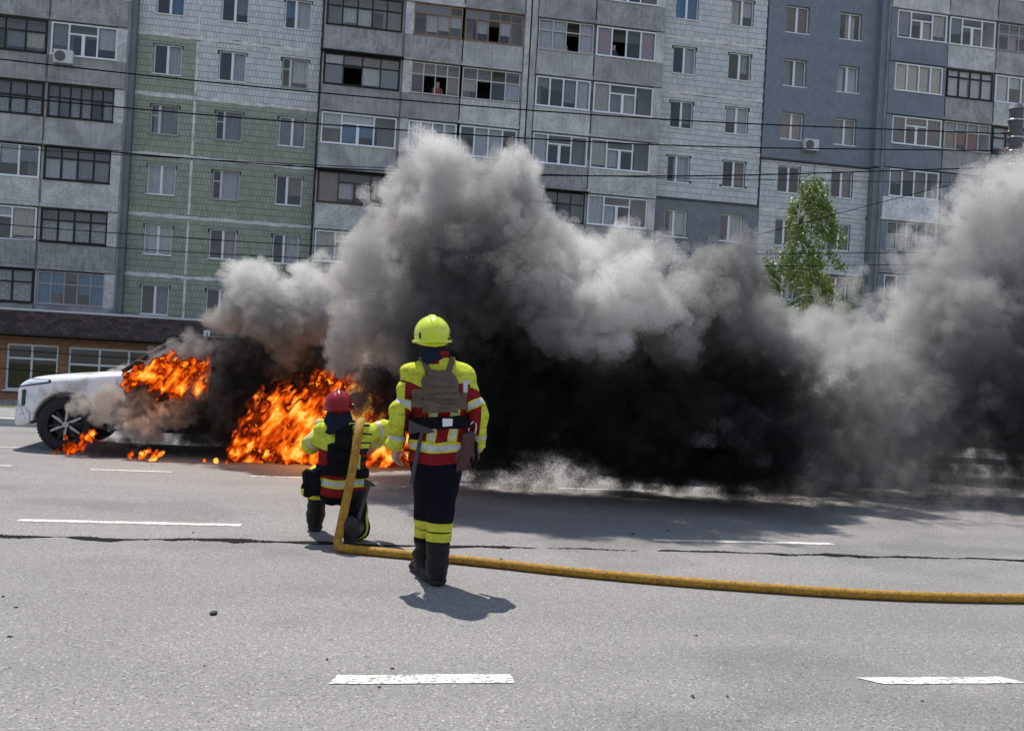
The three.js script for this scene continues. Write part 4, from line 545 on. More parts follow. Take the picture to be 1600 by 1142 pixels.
function headGeo(c, up, face) {                                   // skull, jaw, nose, ears, brow about centre c, looking along face
  const side = new THREE.Vector3(...up).cross(new THREE.Vector3(...face)).normalize().toArray(), at = (u, f, s) => [0, 1, 2].map((i) => c[i] + up[i] * u + face[i] * f + side[i] * s);
  const b = [[at(0.03, -0.012, 0), at(0.022, 0.02, 0), 0.088, 0.082], [at(-0.02, 0.03, 0), at(-0.085, 0.055, 0), 0.066, 0.036], [at(0.0, 0.098, 0), at(-0.028, 0.116, 0), 0.010, 0.014], [at(0.018, 0.092, 0.03), at(0.02, 0.092, -0.03), 0.014, 0.014], [at(-0.058, 0.088, 0.016), at(-0.058, 0.088, -0.016), 0.011, 0.011]];
  for (const s of [-1, 1]) b.push([at(0.012, -0.006, s * 0.083), at(-0.03, 0.002, s * 0.082), 0.012, 0.009]);
  const f = fieldOf(b, 0.018), [lo, hi] = boxOf(b, 0.02); return surfaceNets(f, lo, hi, 0.004);
}
function helmetGeo(rx, ry, rz, cut, comb) {                       // dome with a flared lower edge and a low crest; y up, back towards +z
  return surfaceNets((x, y, z) => { const zz = z * (1 - 0.06 * Math.sign(z)), e = (Math.hypot(x / rx, y / ry, zz / rz) - 1) * Math.min(rx, ry, rz); const crest = Math.max(Math.abs(x) - comb[0], Math.hypot(y / (ry + comb[1]), zz / (rz + comb[1] * 0.7)) - 1) ; let d = smin(e, Math.max(Math.abs(x) - comb[0], (Math.hypot(y / (ry + comb[1]), zz / (rz + comb[1] * 0.7)) - 1) * rx), 0.016); const flare = Math.max((Math.hypot(x / (rx + 0.013), zz / (rz + 0.015)) - 1) * rx, Math.abs(y - cut - 0.01 + 0.02 * (z > 0 ? -z * 2 : 0)) - 0.009); d = smin(d, flare, 0.012); return Math.max(d, cut - y - (z > 0 ? z * 0.18 : 0)); }, [-rx - 0.05, cut - 0.08, -rz - 0.06], [rx + 0.05, ry + 0.06, rz + 0.06], 0.0055);
}
function firefighter(J, opt) {
  const t = thing('person', opt.label, 'firefighter', opt.at);
  const torso = [[J.hipL, J.waistL, 0.118, 0.118], [J.hipR, J.waistR, 0.118, 0.118], [J.waistL, J.chestL, 0.118, 0.128], [J.waistR, J.chestR, 0.118, 0.128], [J.chestL, J.shL, 0.125, 0.082], [J.chestR, J.shR, 0.125, 0.082], [V(J.chestL, J.chestR, 0.5), J.neck, 0.115, 0.068], [J.shL, J.neck, 0.07, 0.062], [J.shR, J.neck, 0.07, 0.062]];
  const armL = [[J.shL, J.elL, 0.068, 0.057], [J.elL, J.wrL, 0.058, 0.05]], armR = [[J.shR, J.elR, 0.068, 0.057], [J.elR, J.wrR, 0.058, 0.05]];
  const legL = [[J.hipL, J.kneeL, 0.112, 0.082], [J.kneeL, J.anL, 0.080, 0.068]], legR = [[J.hipR, J.kneeR, 0.112, 0.082], [J.kneeR, J.anR, 0.080, 0.068]];
  const feet = [[J.anL, J.heelL, 0.055, 0.043], [J.heelL, J.toeL, 0.044, 0.038], [J.anR, J.heelR, 0.055, 0.043], [J.heelR, J.toeR, 0.044, 0.038]];
  const neckB = [[J.neck, J.head, 0.062, 0.06]];
  const all = [...torso, ...armL, ...armR, ...legL, ...legR, ...feet, ...neckB], raw = fieldOf(all, 0.045), sd = opt.seed;
  const fold = (x, y, z) => 0.018 * (fbm(x * 9 + sd, y * 15, z * 9, 3) - 0.5) + 0.014 * Math.sin(y * 46 + 6 * fbm(x * 5, y * 3, z * 5 + sd, 2)) * sstep(0.5, 0.72, fbm(x * 4, y * 4, z * 4 + sd, 2));
  const [lo, hi] = boxOf(all, 0.05), core = surfaceNets((x, y, z) => { const d = raw(x, y, z); return Math.abs(d) > 0.035 ? d : d + fold(x, y, z); }, lo, hi, 0.0095);
  const hands = [handBones(J.wrL, ...opt.handL), handBones(J.wrR, ...opt.handR)];
  const handGeos = hands.map((b) => { const f = fieldOf(b, 0.009), [a, c] = boxOf(b, 0.012); return surfaceNets(f, a, c, 0.0035); });
  const head = headGeo(J.head, opt.up ?? [0, 1, 0], opt.face);
  mesh('body', merge([core.clone(), handGeos[0].clone(), ...(opt.gloveR ? [] : [handGeos[1].clone()]), head]), skin, t);
  if (opt.gloveR) { mesh('glove', merge([handGeos[1]]), gloveMat, t); }
  if (opt.gloveL) { const b = handBones(J.wrL, ...opt.handL).map((q) => [q[0], q[1], q[2] + 0.003, q[3] + 0.003]), f = fieldOf(b, 0.009), [a, c] = boxOf(b, 0.015); mesh('glove', surfaceNets(f, a, c, 0.004), blackPlastic, t); }
  const dist = (list) => { const memo = new Map(); return (x, y, z) => { const key = x * 7919 + y * 104729 + z * 1299709; let d = memo.get(key); if (d === undefined) { d = 1e9; for (const b of list) d = Math.min(d, capsule(x, y, z, b[0], b[1], b[2], b[3])); memo.set(key, d); } return d; }; };
  const dT = dist(torso), dAL = dist(armL), dAR = dist(armR), dLL = dist(legL), dLR = dist(legR), dF = dist(feet), dFL = dist(feet.slice(0, 2)), dFR = dist(feet.slice(2));
  const along = (a, b) => { const d = [b[0] - a[0], b[1] - a[1], b[2] - a[2]], L = Math.hypot(...d); return (x, y, z) => ((x - a[0]) * d[0] + (y - a[1]) * d[1] + (z - a[2]) * d[2]) / L; };
  const len = (a, b) => Math.hypot(b[0] - a[0], b[1] - a[1], b[2] - a[2]);
  const upL = along(J.shL, J.elL), foL = along(J.elL, J.wrL), upR = along(J.shR, J.elR), foR = along(J.elR, J.wrR), shinL = along(J.kneeL, J.anL), shinR = along(J.kneeR, J.anR);
  const inArm = (x, y, z) => Math.max(dT(x, y, z) - dAL(x, y, z), dT(x, y, z) - dAR(x, y, z)), inLeg = (x, y, z) => dT(x, y, z) - Math.min(dLL(x, y, z), dLR(x, y, z));
  const hem = opt.hem, belt = opt.belt;
  const cuff = (x, y, z) => (dAL(x, y, z) < dAR(x, y, z) ? len(J.elL, J.wrL) + 0.0 - foL(x, y, z) : len(J.elR, J.wrR) + 0.0 - foR(x, y, z));
  const isArm = (x, y, z) => Math.min(dAL(x, y, z), dAR(x, y, z)) < Math.min(dT(x, y, z), dLL(x, y, z), dLR(x, y, z));
  const coat = (x, y, z) => Math.min(isArm(x, y, z) ? cuff(x, y, z) : 1, opt.collar - (isArm(x, y, z) ? 0 : y), isArm(x, y, z) ? 1 : y - hem(x, z));
  const notFoot = (x, y, z) => (dF(x, y, z) + 0.02) - Math.min(dLL(x, y, z), dLR(x, y, z));
  const trousers = (x, y, z) => Math.min(isArm(x, y, z) ? -1 : 1, hem(x, z) + 0.06 - y, Math.max(dLL(x, y, z) < dLR(x, y, z) ? len(J.kneeL, J.anL) - opt.bootTop + 0.03 - shinL(x, y, z) : len(J.kneeR, J.anR) - opt.bootTop + 0.03 - shinR(x, y, z), -1));
  mesh('trousers', shell(core, trousers, 0.006, true), navy, t);
  const boot = (x, y, z) => Math.min(isArm(x, y, z) ? -1 : 1, dLL(x, y, z) < dLR(x, y, z) ? (Math.max(dLL(x, y, z) < 0.2 ? shinL(x, y, z) - len(J.kneeL, J.anL) + opt.bootTop : -1, 0.02 - dFL(x, y, z))) : (Math.max(shinR(x, y, z) - len(J.kneeR, J.anR) + opt.bootTop, 0.02 - dFR(x, y, z))));
  const boots = mesh('boots', shell(core, boot, (x, y, z) => 0.010 + 0.002 * Math.sin(y * 90), true), leather, t);
  mesh('sole', shell(core, (x, y, z) => Math.min(boot(x, y, z), opt.soleField(x, y, z)), 0.016, true), rubber, boots);
  mesh('jacket', shell(core, coat, 0.009, true), red, t);
  const jacket = t.children[t.children.length - 1];
  const innerL = (x) => x - lerp(J.elL[0], J.wrL[0], 0.5), innerR = (x) => lerp(J.elR[0], J.wrR[0], 0.5) - x;
  const armSide = (x, y, z) => y > opt.yoke(x, z) - 0.02 ? 1 : dAL(x, y, z) < dAR(x, y, z) ? lerp(J.elL[0], J.wrL[0], 0.5) + 0.035 - x : x - lerp(J.elR[0], J.wrR[0], 0.5) + (opt.redInner ?? 0.03);
  mesh('lime_panels', shell(core, (x, y, z) => Math.min(coat(x, y, z), Math.max(y - opt.yoke(x, z), Math.min(inArm(x, y, z) - 0.012, armSide(x, y, z)))), 0.0115, true), lime, jacket);
  const band = (name, field, m1, m2, w) => { mesh(name, shell(core, (x, y, z) => Math.min(coat(x, y, z), field(x, y, z)), 0.0145, true), m1, jacket); if (m2) mesh('silver_stripe', shell(core, (x, y, z) => Math.min(coat(x, y, z), field(x, y, z) - w), 0.0165, true), m2, jacket); };
  const armBand = (f, s0, w, d) => (x, y, z) => Math.min(w - Math.abs(f(x, y, z) - s0), isArm(x, y, z) && d(x, y, z) < 0.05 ? 1 : -1);
  band('sleeve_band', armBand(upL, len(J.shL, J.elL) * 0.72, 0.026, dAL), bandYellow, silver, 0.011);
  band('sleeve_band', armBand(upR, len(J.shR, J.elR) * 0.72, 0.026, dAR), bandYellow, silver, 0.011);
  band('sleeve_band', armBand(foL, len(J.elL, J.wrL) * 0.66, 0.024, dAL), bandYellow, silver, 0.011);
  band('sleeve_band', armBand(foR, len(J.elR, J.wrR) * 0.66, 0.024, dAR), bandYellow, silver, 0.011);
  band('hem_band', (x, y, z) => Math.min(0.037 - Math.abs(y - hem(x, z) - opt.hemBand), isArm(x, y, z) ? -1 : 1), bandYellow, silver, 0.0185);
  for (const sx of opt.strips) band('back_strip', (x, y, z, nx, ny, nz) => Math.min(0.030 - Math.abs(x - sx - (y - hem(x, z)) * opt.lean), belt + 0.16 - y, y - hem(x, z) - opt.hemBand - 0.04, isArm(x, y, z) ? -1 : z), bandYellow, silver, 0.014);
  const beltM = mesh('belt', shell(core, (x, y, z) => Math.min(0.034 - Math.abs(y - belt - x * opt.beltTilt), isArm(x, y, z) ? -1 : 1), 0.027, true), blackWeb, t);
  mesh('belt_patch', shell(core, (x, y, z) => Math.min(0.02 - Math.abs(y - belt - x * opt.beltTilt), 0.032 - Math.abs(x - opt.patch), isArm(x, y, z) ? -1 : z), 0.030, true), std(0.7, 0.7, 0.68, 0.5), beltM);
  opt.extra?.({ t, core, isArm, dT, shinL, shinR, dLL, dLR, len, coat, jacket });
  return t;
}
// --- the one standing, in a lime helmet and a tan plate carrier
{
  const J = { head: [-0.122, 1.745, -0.02], neck: [-0.090, 1.585, 0.0], shL: [-0.235, 1.455, 0.0], shR: [0.108, 1.470, 0.0], chestL: [-0.140, 1.36, 0.0], chestR: [0.020, 1.37, 0.0], waistL: [-0.120, 1.12, 0.0], waistR: [0.036, 1.125, 0.0], hipL: [-0.112, 0.90, 0.0], hipR: [0.042, 0.90, 0.0], elL: [-0.325, 1.19, 0.04], wrL: [-0.338, 0.955, -0.04], elR: [0.228, 1.21, 0.04], wrR: [0.243, 0.985, -0.02], kneeR: [0.008, 0.50, -0.03], anR: [-0.004, 0.135, 0.03], heelR: [0.004, 0.058, 0.055], toeR: [-0.058, 0.046, -0.125], kneeL: [-0.075, 0.49, -0.13], anL: [-0.068, 0.135, -0.24], heelL: [-0.062, 0.058, -0.215], toeL: [-0.115, 0.046, -0.40] };
  const at = [0.8, 0, -6.79];
  firefighter(J, {
    label: 'standing firefighter seen from behind in lime helmet, red and lime jacket and tan plate carrier', at, seed: 3, face: [0.05, -0.05, -0.997],
    hem: (x, z) => 0.862 + 0.008 * Math.sin(x * 21), belt: 1.15, beltTilt: 0.09, collar: 1.60, hemBand: 0.115, yoke: (x) => 1.40 + 0.03 * Math.sin(x * 14), strips: [-0.115, 0.035], lean: 0.05, patch: 0.005, bootTop: 0.155, redInner: -0.005,
    handL: [[0.12, -0.98, -0.12], [0.75, 0.2, -0.62], [0.62, 0.05, -0.78], 1.0, 0.42], handR: [[-0.1, -0.99, -0.1], [-0.8, 0.1, -0.6], [-0.55, 0, -0.83], 1.12, 0.5, 0.0115], gloveR: true,
    soleField: (x, y, z) => 0.045 - y,
    extra: ({ t, core, isArm, dT, shinL, shinR, dLL, dLR, len, jacket }) => {
      const knee = (c, w, f) => (x, y, z) => Math.min(w - Math.abs(y - c), isArm(x, y, z) ? -1 : 1, f === 'R' ? dLL(x, y, z) - dLR(x, y, z) : dLR(x, y, z) - dLL(x, y, z));
      for (const f of ['R', 'L']) for (const c of [0.405, 0.335]) mesh('trouser_band', shell(core, knee(c, 0.030, f), 0.0125, true), bandYellow, t);
      const vest = (x, y, z) => { const cx = -0.062 - (y - 1.4) * 0.06, w = y > 1.44 ? 0.118 - (y - 1.44) * 0.5 : 0.118; return Math.min(w - Math.abs(x - cx), 1.515 - y, y - 1.235, isArm(x, y, z) ? -1 : z - 0.02); };
      const pc = mesh('plate_carrier', shell(core, vest, 0.036, true), coyote, t);
      for (let i = 0; i < 5; i++) mesh('webbing', shell(core, (x, y, z) => Math.min(vest(x, y, z) - 0.008, 0.012 - Math.abs(y - 1.275 - i * 0.034)), (x, y, z) => 0.0395 + 0.003 * Math.abs(Math.sin(x * 62)), true), coyote, pc);
      mesh('cummerbund', shell(core, (x, y, z) => Math.min(0.058 - Math.abs(y - 1.315), isArm(x, y, z) ? -1 : 1), 0.024, true), coyote, pc);
      for (const s of [-1, 1]) mesh('shoulder_strap', shell(core, (x, y, z) => Math.min(0.022 - Math.abs(x + 0.078 - s * (0.098 - (1.6 - y) * 0.25)), y - 1.455, 1.62 - y, dT(x, y, z) < 0.08 ? 1 : -1), 0.026, true), coyote, pc);
      mesh('name_patch', shell(core, (x, y, z) => Math.min(0.03 - Math.abs(x - 0.125), 0.045 - Math.abs(y - 1.41), z - 0.01, isArm(x, y, z) ? -1 : 1), 0.02, true), std(0.45, 0.47, 0.5, 0.6), jacket);
      const h = mesh('helmet', helmetGeo(0.128, 0.132, 0.155, -0.062, [0.018, 0.006]), limeGloss, t); h.position.set(-0.122, 1.768, -0.02); h.rotation.set(0.05, 0.06, 0.06);
      for (const [x, y, z, s] of [[-0.092, -0.005, 0.098, 1.5], [0.108, 0.0, 0.075, 0.8], [0.098, -0.035, 0.098, 0.9]]) { const v = mesh('vent', new THREE.SphereGeometry(0.012, 14, 10).scale(s * 0.8, s * 1.5, 0.7), blackPlastic, h); v.position.set(x * 1.04, y, z * 1.04); }
      mesh('neck_curtain', surfaceNets((x, y, z) => { const c = -0.112 - (y - 1.66) * 0.05, e = Math.hypot((x - c) / (0.088 + (1.70 - y) * 0.12), (z - 0.0) / (0.10 + (1.70 - y) * 0.1)) - 1 + 0.06 * Math.sin(Math.atan2(x - c, z) * 9) * (1.72 - y); return Math.max(e * 0.09, y - 1.725, 1.575 - y - 0.02 * Math.sin(x * 30), -z - 0.05); }, [-0.28, 1.54, -0.16], [0.06, 1.76, 0.16], 0.006), hoodCloth, t);
      mesh('collar', surfaceNets((x, y, z) => Math.max(Math.abs((Math.hypot((x + 0.098) / 0.094, (z + 0.01) / 0.098) - 1) * 0.09) - 0.012, Math.abs(y - 1.605) - 0.05), [-0.22, 1.53, -0.14], [0.02, 1.68, 0.13], 0.007), red, t);
    },
  });
  // the axe and the gloves that hang from his belt
  const axe = thing('fire_axe', 'short black fire axe hanging at the left hip of the standing firefighter', 'axe', [0.8 - 0.225, 0.72, -6.66]); axe.rotation.z = -0.14; axe.rotation.x = 0.05;
  mesh('handle', new THREE.CylinderGeometry(0.013, 0.016, 0.40, 14).translate(0, 0.2, 0), std(0.035, 0.035, 0.04, 0.5), axe);
  mesh('blade', new THREE.ExtrudeGeometry(new THREE.Shape([[-0.10, 0.045], [-0.085, -0.045], [-0.01, -0.018], [0.03, -0.02], [0.085, 0.0], [0.03, 0.02], [-0.01, 0.022]].map(([a, b]) => new THREE.Vector2(a, b))), { depth: 0.018, bevelEnabled: true, bevelSize: 0.004, bevelThickness: 0.004, bevelSegments: 2 }).translate(0, 0.385, -0.009), std(0.05, 0.05, 0.055, 0.4, { metalness: 0.6 }), axe);
  const pouch = thing('belt_pouch', 'black radio pouch on the left hip above the fire axe', 'pouch', [0.8 - 0.20, 1.03, -6.70]);
  mesh('pocket', new RoundedBoxGeometry(0.11, 0.13, 0.07, 3, 0.02).translate(0, 0.065, 0), blackWeb, pouch); mesh('flap', new RoundedBoxGeometry(0.118, 0.05, 0.078, 3, 0.014).translate(0, 0.118, 0.003), blackWeb, pouch);
  const clip = thing('carabiner', 'steel carabiner with a black lanyard on the right hip of the standing firefighter', 'carabiner', [0.8 + 0.168, 0.90, -6.70]);
  { const s = new THREE.CatmullRomCurve3([[0, 0.24, 0], [0.035, 0.27, 0], [0.045, 0.22, 0], [0.03, 0.17, 0], [0, 0.175, 0]].map((p) => new THREE.Vector3(...p)), true); mesh('ring', new THREE.TubeGeometry(s, 40, 0.007, 8, true), steel, clip);
    const l = new THREE.CatmullRomCurve3([[0.02, 0.18, 0.01], [0.045, 0.1, 0.02], [0.055, 0.0, 0.02], [0.035, -0.06, 0.015], [0.02, 0.0, 0.02], [0.015, 0.12, 0.01]].map((p) => new THREE.Vector3(...p))); mesh('lanyard', new THREE.TubeGeometry(l, 40, 0.011, 8), blackWeb, clip); }
  const gl = thing('work_gloves', 'pair of brown work gloves clipped to the right hip beside the gloved hand', 'gloves', [0.8 + 0.175, 0.80, -6.69]);
  { const b = handBones([0, 0.2, 0], [0.06, -1, 0.05], [-0.3, 0, -0.95], [0.95, 0, -0.3], 1.1, 0.2, 0.011), b2 = handBones([-0.03, 0.19, 0.02], [-0.15, -0.98, 0.05], [0.3, 0, 0.95], [-0.95, 0, 0.3], 1.1, 0.25, 0.011); for (const q of [b, b2]) { const f = fieldOf([...q, [[q[0][0][0], q[0][0][1] + 0.07, q[0][0][2]], q[0][0], 0.036, 0.03]], 0.012), [a, c] = boxOf(q, 0.11); mesh('glove', surfaceNets(f, a, c, 0.005), gloveMat, gl); } }
}
// --- the one kneeling with the hose, in a red helmet
{
  const J = { head: [-0.121, 1.145, -0.06], neck: [-0.085, 1.0, -0.04], shL: [-0.215, 0.905, -0.03], shR: [0.085, 0.915, -0.03], chestL: [-0.130, 0.82, -0.01], chestR: [0.010, 0.825, -0.01], waistL: [-0.124, 0.60, 0.0], waistR: [0.010, 0.60, 0.0], hipL: [-0.130, 0.44, 0.02], hipR: [0.030, 0.43, 0.02], elL: [-0.335, 0.80, -0.14], wrL: [-0.235, 0.965, -0.32], elR: [0.285, 0.965, -0.14], wrR: [0.235, 0.82, -0.36], kneeL: [-0.265, 0.49, -0.46], anL: [-0.262, 0.135, -0.50], heelL: [-0.262, 0.058, -0.475], toeL: [-0.280, 0.048, -0.67], kneeR: [0.110, 0.10, -0.06], anR: [0.030, 0.175, 0.27], heelR: [0.020, 0.205, 0.335], toeR: [0.032, 0.050, 0.30] };
  firefighter(J, {
    label: 'kneeling firefighter in red helmet and black vest with the yellow hose over his shoulder', at: [0.18, 0, -8.3], seed: 8, face: [-0.12, -0.08, -0.99],
    hem: (x, z) => 0.405 + 0.01 * Math.sin(x * 17), belt: 0.60, beltTilt: -0.06, collar: 1.01, hemBand: 0.105, redInner: 0.3, yoke: (x) => 0.79 + 0.02 * Math.sin(x * 14), strips: [0.05], lean: 0.0, patch: -0.06, bootTop: 0.16,
    handL: [[0.25, 0.93, -0.26], [0.7, -0.3, -0.6], [0.3, 0.2, -0.9], 1.0, 0.75], handR: [[-0.55, -0.5, -0.67], [-0.4, -0.6, 0.65], [-0.6, 0.65, 0], 1.0, 0.85], gloveL: true,
    soleField: (x, y, z) => (z > 0 ? z - 0.285 - (y - 0.05) * 0.24 : 0.045 - y),
    extra: ({ t, core, isArm, dT, dLL, dLR, shinR, shinL }) => {
      const vest = (x, y, z) => { const cx = -0.062, w = y > 0.84 ? 0.07 : 0.115; return Math.min(w - Math.abs(x - cx), 0.985 - y, y - 0.585, isArm(x, y, z) ? -1 : z + 0.02); };
      const v = mesh('vest', shell(core, vest, 0.034, true), blackWeb, t);
      for (let i = 0; i < 4; i++) mesh('webbing', shell(core, (x, y, z) => Math.min(vest(x, y, z) - 0.01, 0.013 - Math.abs(y - 0.66 - i * 0.045)), 0.039, true), blackWeb, v);
      const bandF = (c, w, side) => (x, y, z) => Math.min(w - Math.abs((side === 'R' ? shinR : shinL)(x, y, z) - c), isArm(x, y, z) || dT(x, y, z) < 0.03 ? -1 : 1, side === 'R' ? dLL(x, y, z) - dLR(x, y, z) : dLR(x, y, z) - dLL(x, y, z));
      mesh('trouser_band', shell(core, bandF(0.085, 0.016, 'R'), 0.0125, true), bandYellow, t);
      for (const c of [0.10, 0.165]) mesh('trouser_band', shell(core, bandF(c, 0.026, 'L'), 0.0125, true), bandYellow, t);
      const h = mesh('helmet', helmetGeo(0.116, 0.118, 0.138, -0.055, [0.012, 0.016]), redGloss, t); h.position.set(-0.121, 1.168, -0.06); h.rotation.set(0.02, 0.1, 0.05);
      mesh('visor_hinge', new THREE.CylinderGeometry(0.022, 0.022, 0.02, 20).rotateZ(Math.PI / 2).translate(0.122, -0.02, 0.02), blackPlastic, h);
      mesh('neck_curtain', surfaceNets((x, y, z) => { const c = -0.11, e = Math.hypot((x - c) / (0.092 + (1.12 - y) * 0.35), (z + 0.05) / (0.10 + (1.12 - y) * 0.42)) - 1 + 0.09 * Math.sin(Math.atan2(x - c, z + 0.05) * 8 + y * 20) * (1.14 - y) * 3; return Math.max(e * 0.09, y - 1.12, 0.945 - y - 0.03 * Math.sin(x * 26), -z - 0.12); }, [-0.34, 0.89, -0.26], [0.12, 1.16, 0.18], 0.006), hoodCloth, t);
      mesh('collar', surfaceNets((x, y, z) => Math.max(Math.abs((Math.hypot((x + 0.098) / 0.094, (z + 0.05) / 0.098) - 1) * 0.09) - 0.012, Math.abs(y - 0.985) - 0.04), [-0.22, 0.92, -0.18], [0.02, 1.05, 0.1], 0.008), lime, t);
    },
  });
  const bag = thing('hip_bag', 'bulky black bag with lime trim on the left hip of the kneeling firefighter', 'bag', [0.18 - 0.305, 0.40, -8.25]);
  mesh('bag_body', surfaceNets((x, y, z) => { const q = [Math.abs(x) - 0.045, Math.abs(y - 0.1) - 0.08, Math.abs(z) - 0.04]; return Math.hypot(...q.map((v) => Math.max(v, 0))) + Math.min(Math.max(...q), 0) - 0.03 + 0.012 * Math.sin(x * 40 + y * 30) * Math.sin(z * 35); }, [-0.13, -0.06, -0.13], [0.13, 0.28, 0.13], 0.008), blackWeb, bag);
  mesh('lime_trim', new RoundedBoxGeometry(0.02, 0.05, 0.1, 2, 0.006).translate(-0.07, 0.03, 0.03), lime, bag); mesh('strap', new THREE.TubeGeometry(new THREE.CatmullRomCurve3([[0.02, 0.2, 0.04], [0.08, 0.23, 0.06], [0.13, 0.22, 0.05]].map((p) => new THREE.Vector3(...p))), 16, 0.012, 8), hoodCloth, bag);
  const axe = thing('fire_axe', 'fire axe with black handle on the right hip of the kneeling firefighter', 'axe', [0.18 + 0.09, 0.20, -8.12]); axe.rotation.z = -0.25;
  mesh('handle', new THREE.CylinderGeometry(0.013, 0.015, 0.34, 14).translate(0, 0.17, 0), std(0.04, 0.04, 0.045, 0.5), axe);
  mesh('blade', new THREE.ExtrudeGeometry(new THREE.Shape([[-0.05, 0.03], [-0.04, -0.03], [0, -0.015], [0.06, 0], [0, 0.02]].map(([a, b]) => new THREE.Vector2(a, b))), { depth: 0.016, bevelEnabled: true, bevelSize: 0.003, bevelThickness: 0.003, bevelSegments: 2 }).translate(0, 0.33, -0.008), blackPlastic, axe);
}
// --- neighbours leaning out of their balconies, tiny in the photo
function onlooker(x, y, z, shirt, label, turn) {
  const t = thing('person', label, 'onlooker', [x, y, z], turn, 'people watching from the balconies');
  const b = [[[0, 0, 0], [0, 0.42, 0], 0.15, 0.17], [[-0.16, 0.42, 0], [0.16, 0.42, 0], 0.09, 0.09], [[0, 0.5, 0], [0, 0.58, 0.02], 0.06, 0.06], [[0, 0.68, 0.02], [0, 0.74, 0.01], 0.085, 0.09], [[-0.2, 0.42, 0], [-0.24, 0.16, 0.1], 0.06, 0.05], [[-0.24, 0.16, 0.1], [-0.1, 0.12, 0.3], 0.05, 0.04], [[0.2, 0.42, 0], [0.24, 0.16, 0.1], 0.06, 0.05], [[0.24, 0.16, 0.1], [0.1, 0.12, 0.3], 0.05, 0.04], [[0, 0.69, 0.1], [0, 0.66, 0.115], 0.012, 0.016]], f = fieldOf(b, 0.05), [lo, hi] = boxOf(b, 0.03), g = surfaceNets(f, lo, hi, 0.02);
  mesh('body', g, skin, t); mesh('shirt', shell(g, (px, py, pz) => Math.min(0.51 - py, 0.14 - Math.max(0, pz - 0.1)), 0.012, true), shirt, t); mesh('hair', shell(g, (px, py, pz) => Math.min(py - 0.7, 0.06 - pz + (py - 0.76) * 0.6), 0.014, true), std(0.02, 0.015, 0.012, 0.9), t);
}
onlooker(10.35, 17.15, -46.62, std(0.30, 0.13, 0.09, 0.9), 'person in a brown top at the open pane between white curtains', 0);
onlooker(12.98, 17.15, -46.62, std(0.05, 0.055, 0.08, 0.9), 'person in a dark top at the open pane beside a pink curtain', 0.5);
onlooker(4.25, 14.35, -46.62, std(0.25, 0.09, 0.09, 0.9), 'person in a reddish top behind the broken old balcony glazing', 0.2);
// ---------------------------------------------------------------- fire hose
{
  const pts = [[0.30, 0.86, -8.72], [0.292, 0.965, -8.55], [0.265, 1.025, -8.38], [0.245, 0.985, -8.20], [0.228, 0.86, -8.115], [0.196, 0.60, -8.05], [0.158, 0.36, -7.98], [0.124, 0.15, -7.92], [0.112, 0.072, -7.885], [0.128, 0.04, -7.845], [0.18, 0.036, -7.81], [0.45, 0.036, -7.70], [0.725, 0.036, -7.59], [1.254, 0.036, -7.367], [1.801, 0.036, -7.11], [2.343, 0.036, -6.895], [2.794, 0.036, -6.745], [3.247, 0.036, -6.621], [3.696, 0.036, -6.51], [4.166, 0.036, -6.43], [4.665, 0.036, -6.39], [5.204, 0.036, -6.385], [5.9, 0.036, -6.43], [7.5, 0.036, -6.7]];
  const c = new THREE.CatmullRomCurve3(pts.map((p) => new THREE.Vector3(...p)), false, 'centripetal'), segs = 520, g = new THREE.TubeGeometry(c, segs, 0.036, 20);
  const P = g.attributes.position, U = g.attributes.uv, L = c.getLength(), r = [];
  for (let i = 0; i < P.count; i++) { const k = Math.floor(i / 21), q = c.getPointAt(Math.min(1, k / segs)), s = 1 + 0.05 * (fbm(k * 0.11, 2, 1, 3) - 0.5); P.setXYZ(i, q.x + (P.getX(i) - q.x) * s, q.y + (P.getY(i) - q.y) * s, q.z + (P.getZ(i) - q.z) * s); U.setXY(i, U.getX(i) * L / 0.4, U.getY(i) * 0.226 / 0.2); }
  g.computeVertexNormals();
  const t = dataTex(512, (x, y) => { const n = fbm(x / 50, y / 50, 4, 4), dirt = sstep(0.55, 0.75, fbm(x / 22, y / 70, 6, 4)), w = ((x + y * 2) % 10 < 4 ? -0.05 : 0) + ((x - y * 2 + 2048) % 10 < 4 ? -0.04 : 0), v = 0.92 + 0.3 * (n - 0.5) + w - 0.2 * dirt; return [v, v, v]; });
  const b = dataTex(256, (x, y) => { const v = 0.5 + ((x + y) % 8 < 4 ? 0.25 : 0) + ((x - y + 1024) % 8 < 4 ? 0.2 : 0); return [v, v, v]; }, false);
  const o = mesh('fire_hose', g, std(0.52, 0.27, 0.022, 0.75, { map: t, bumpMap: b, bumpScale: 0.003 })); tag(o, 'yellow fire hose running from the kneeling firefighter across the road to the right', 'hose');
}
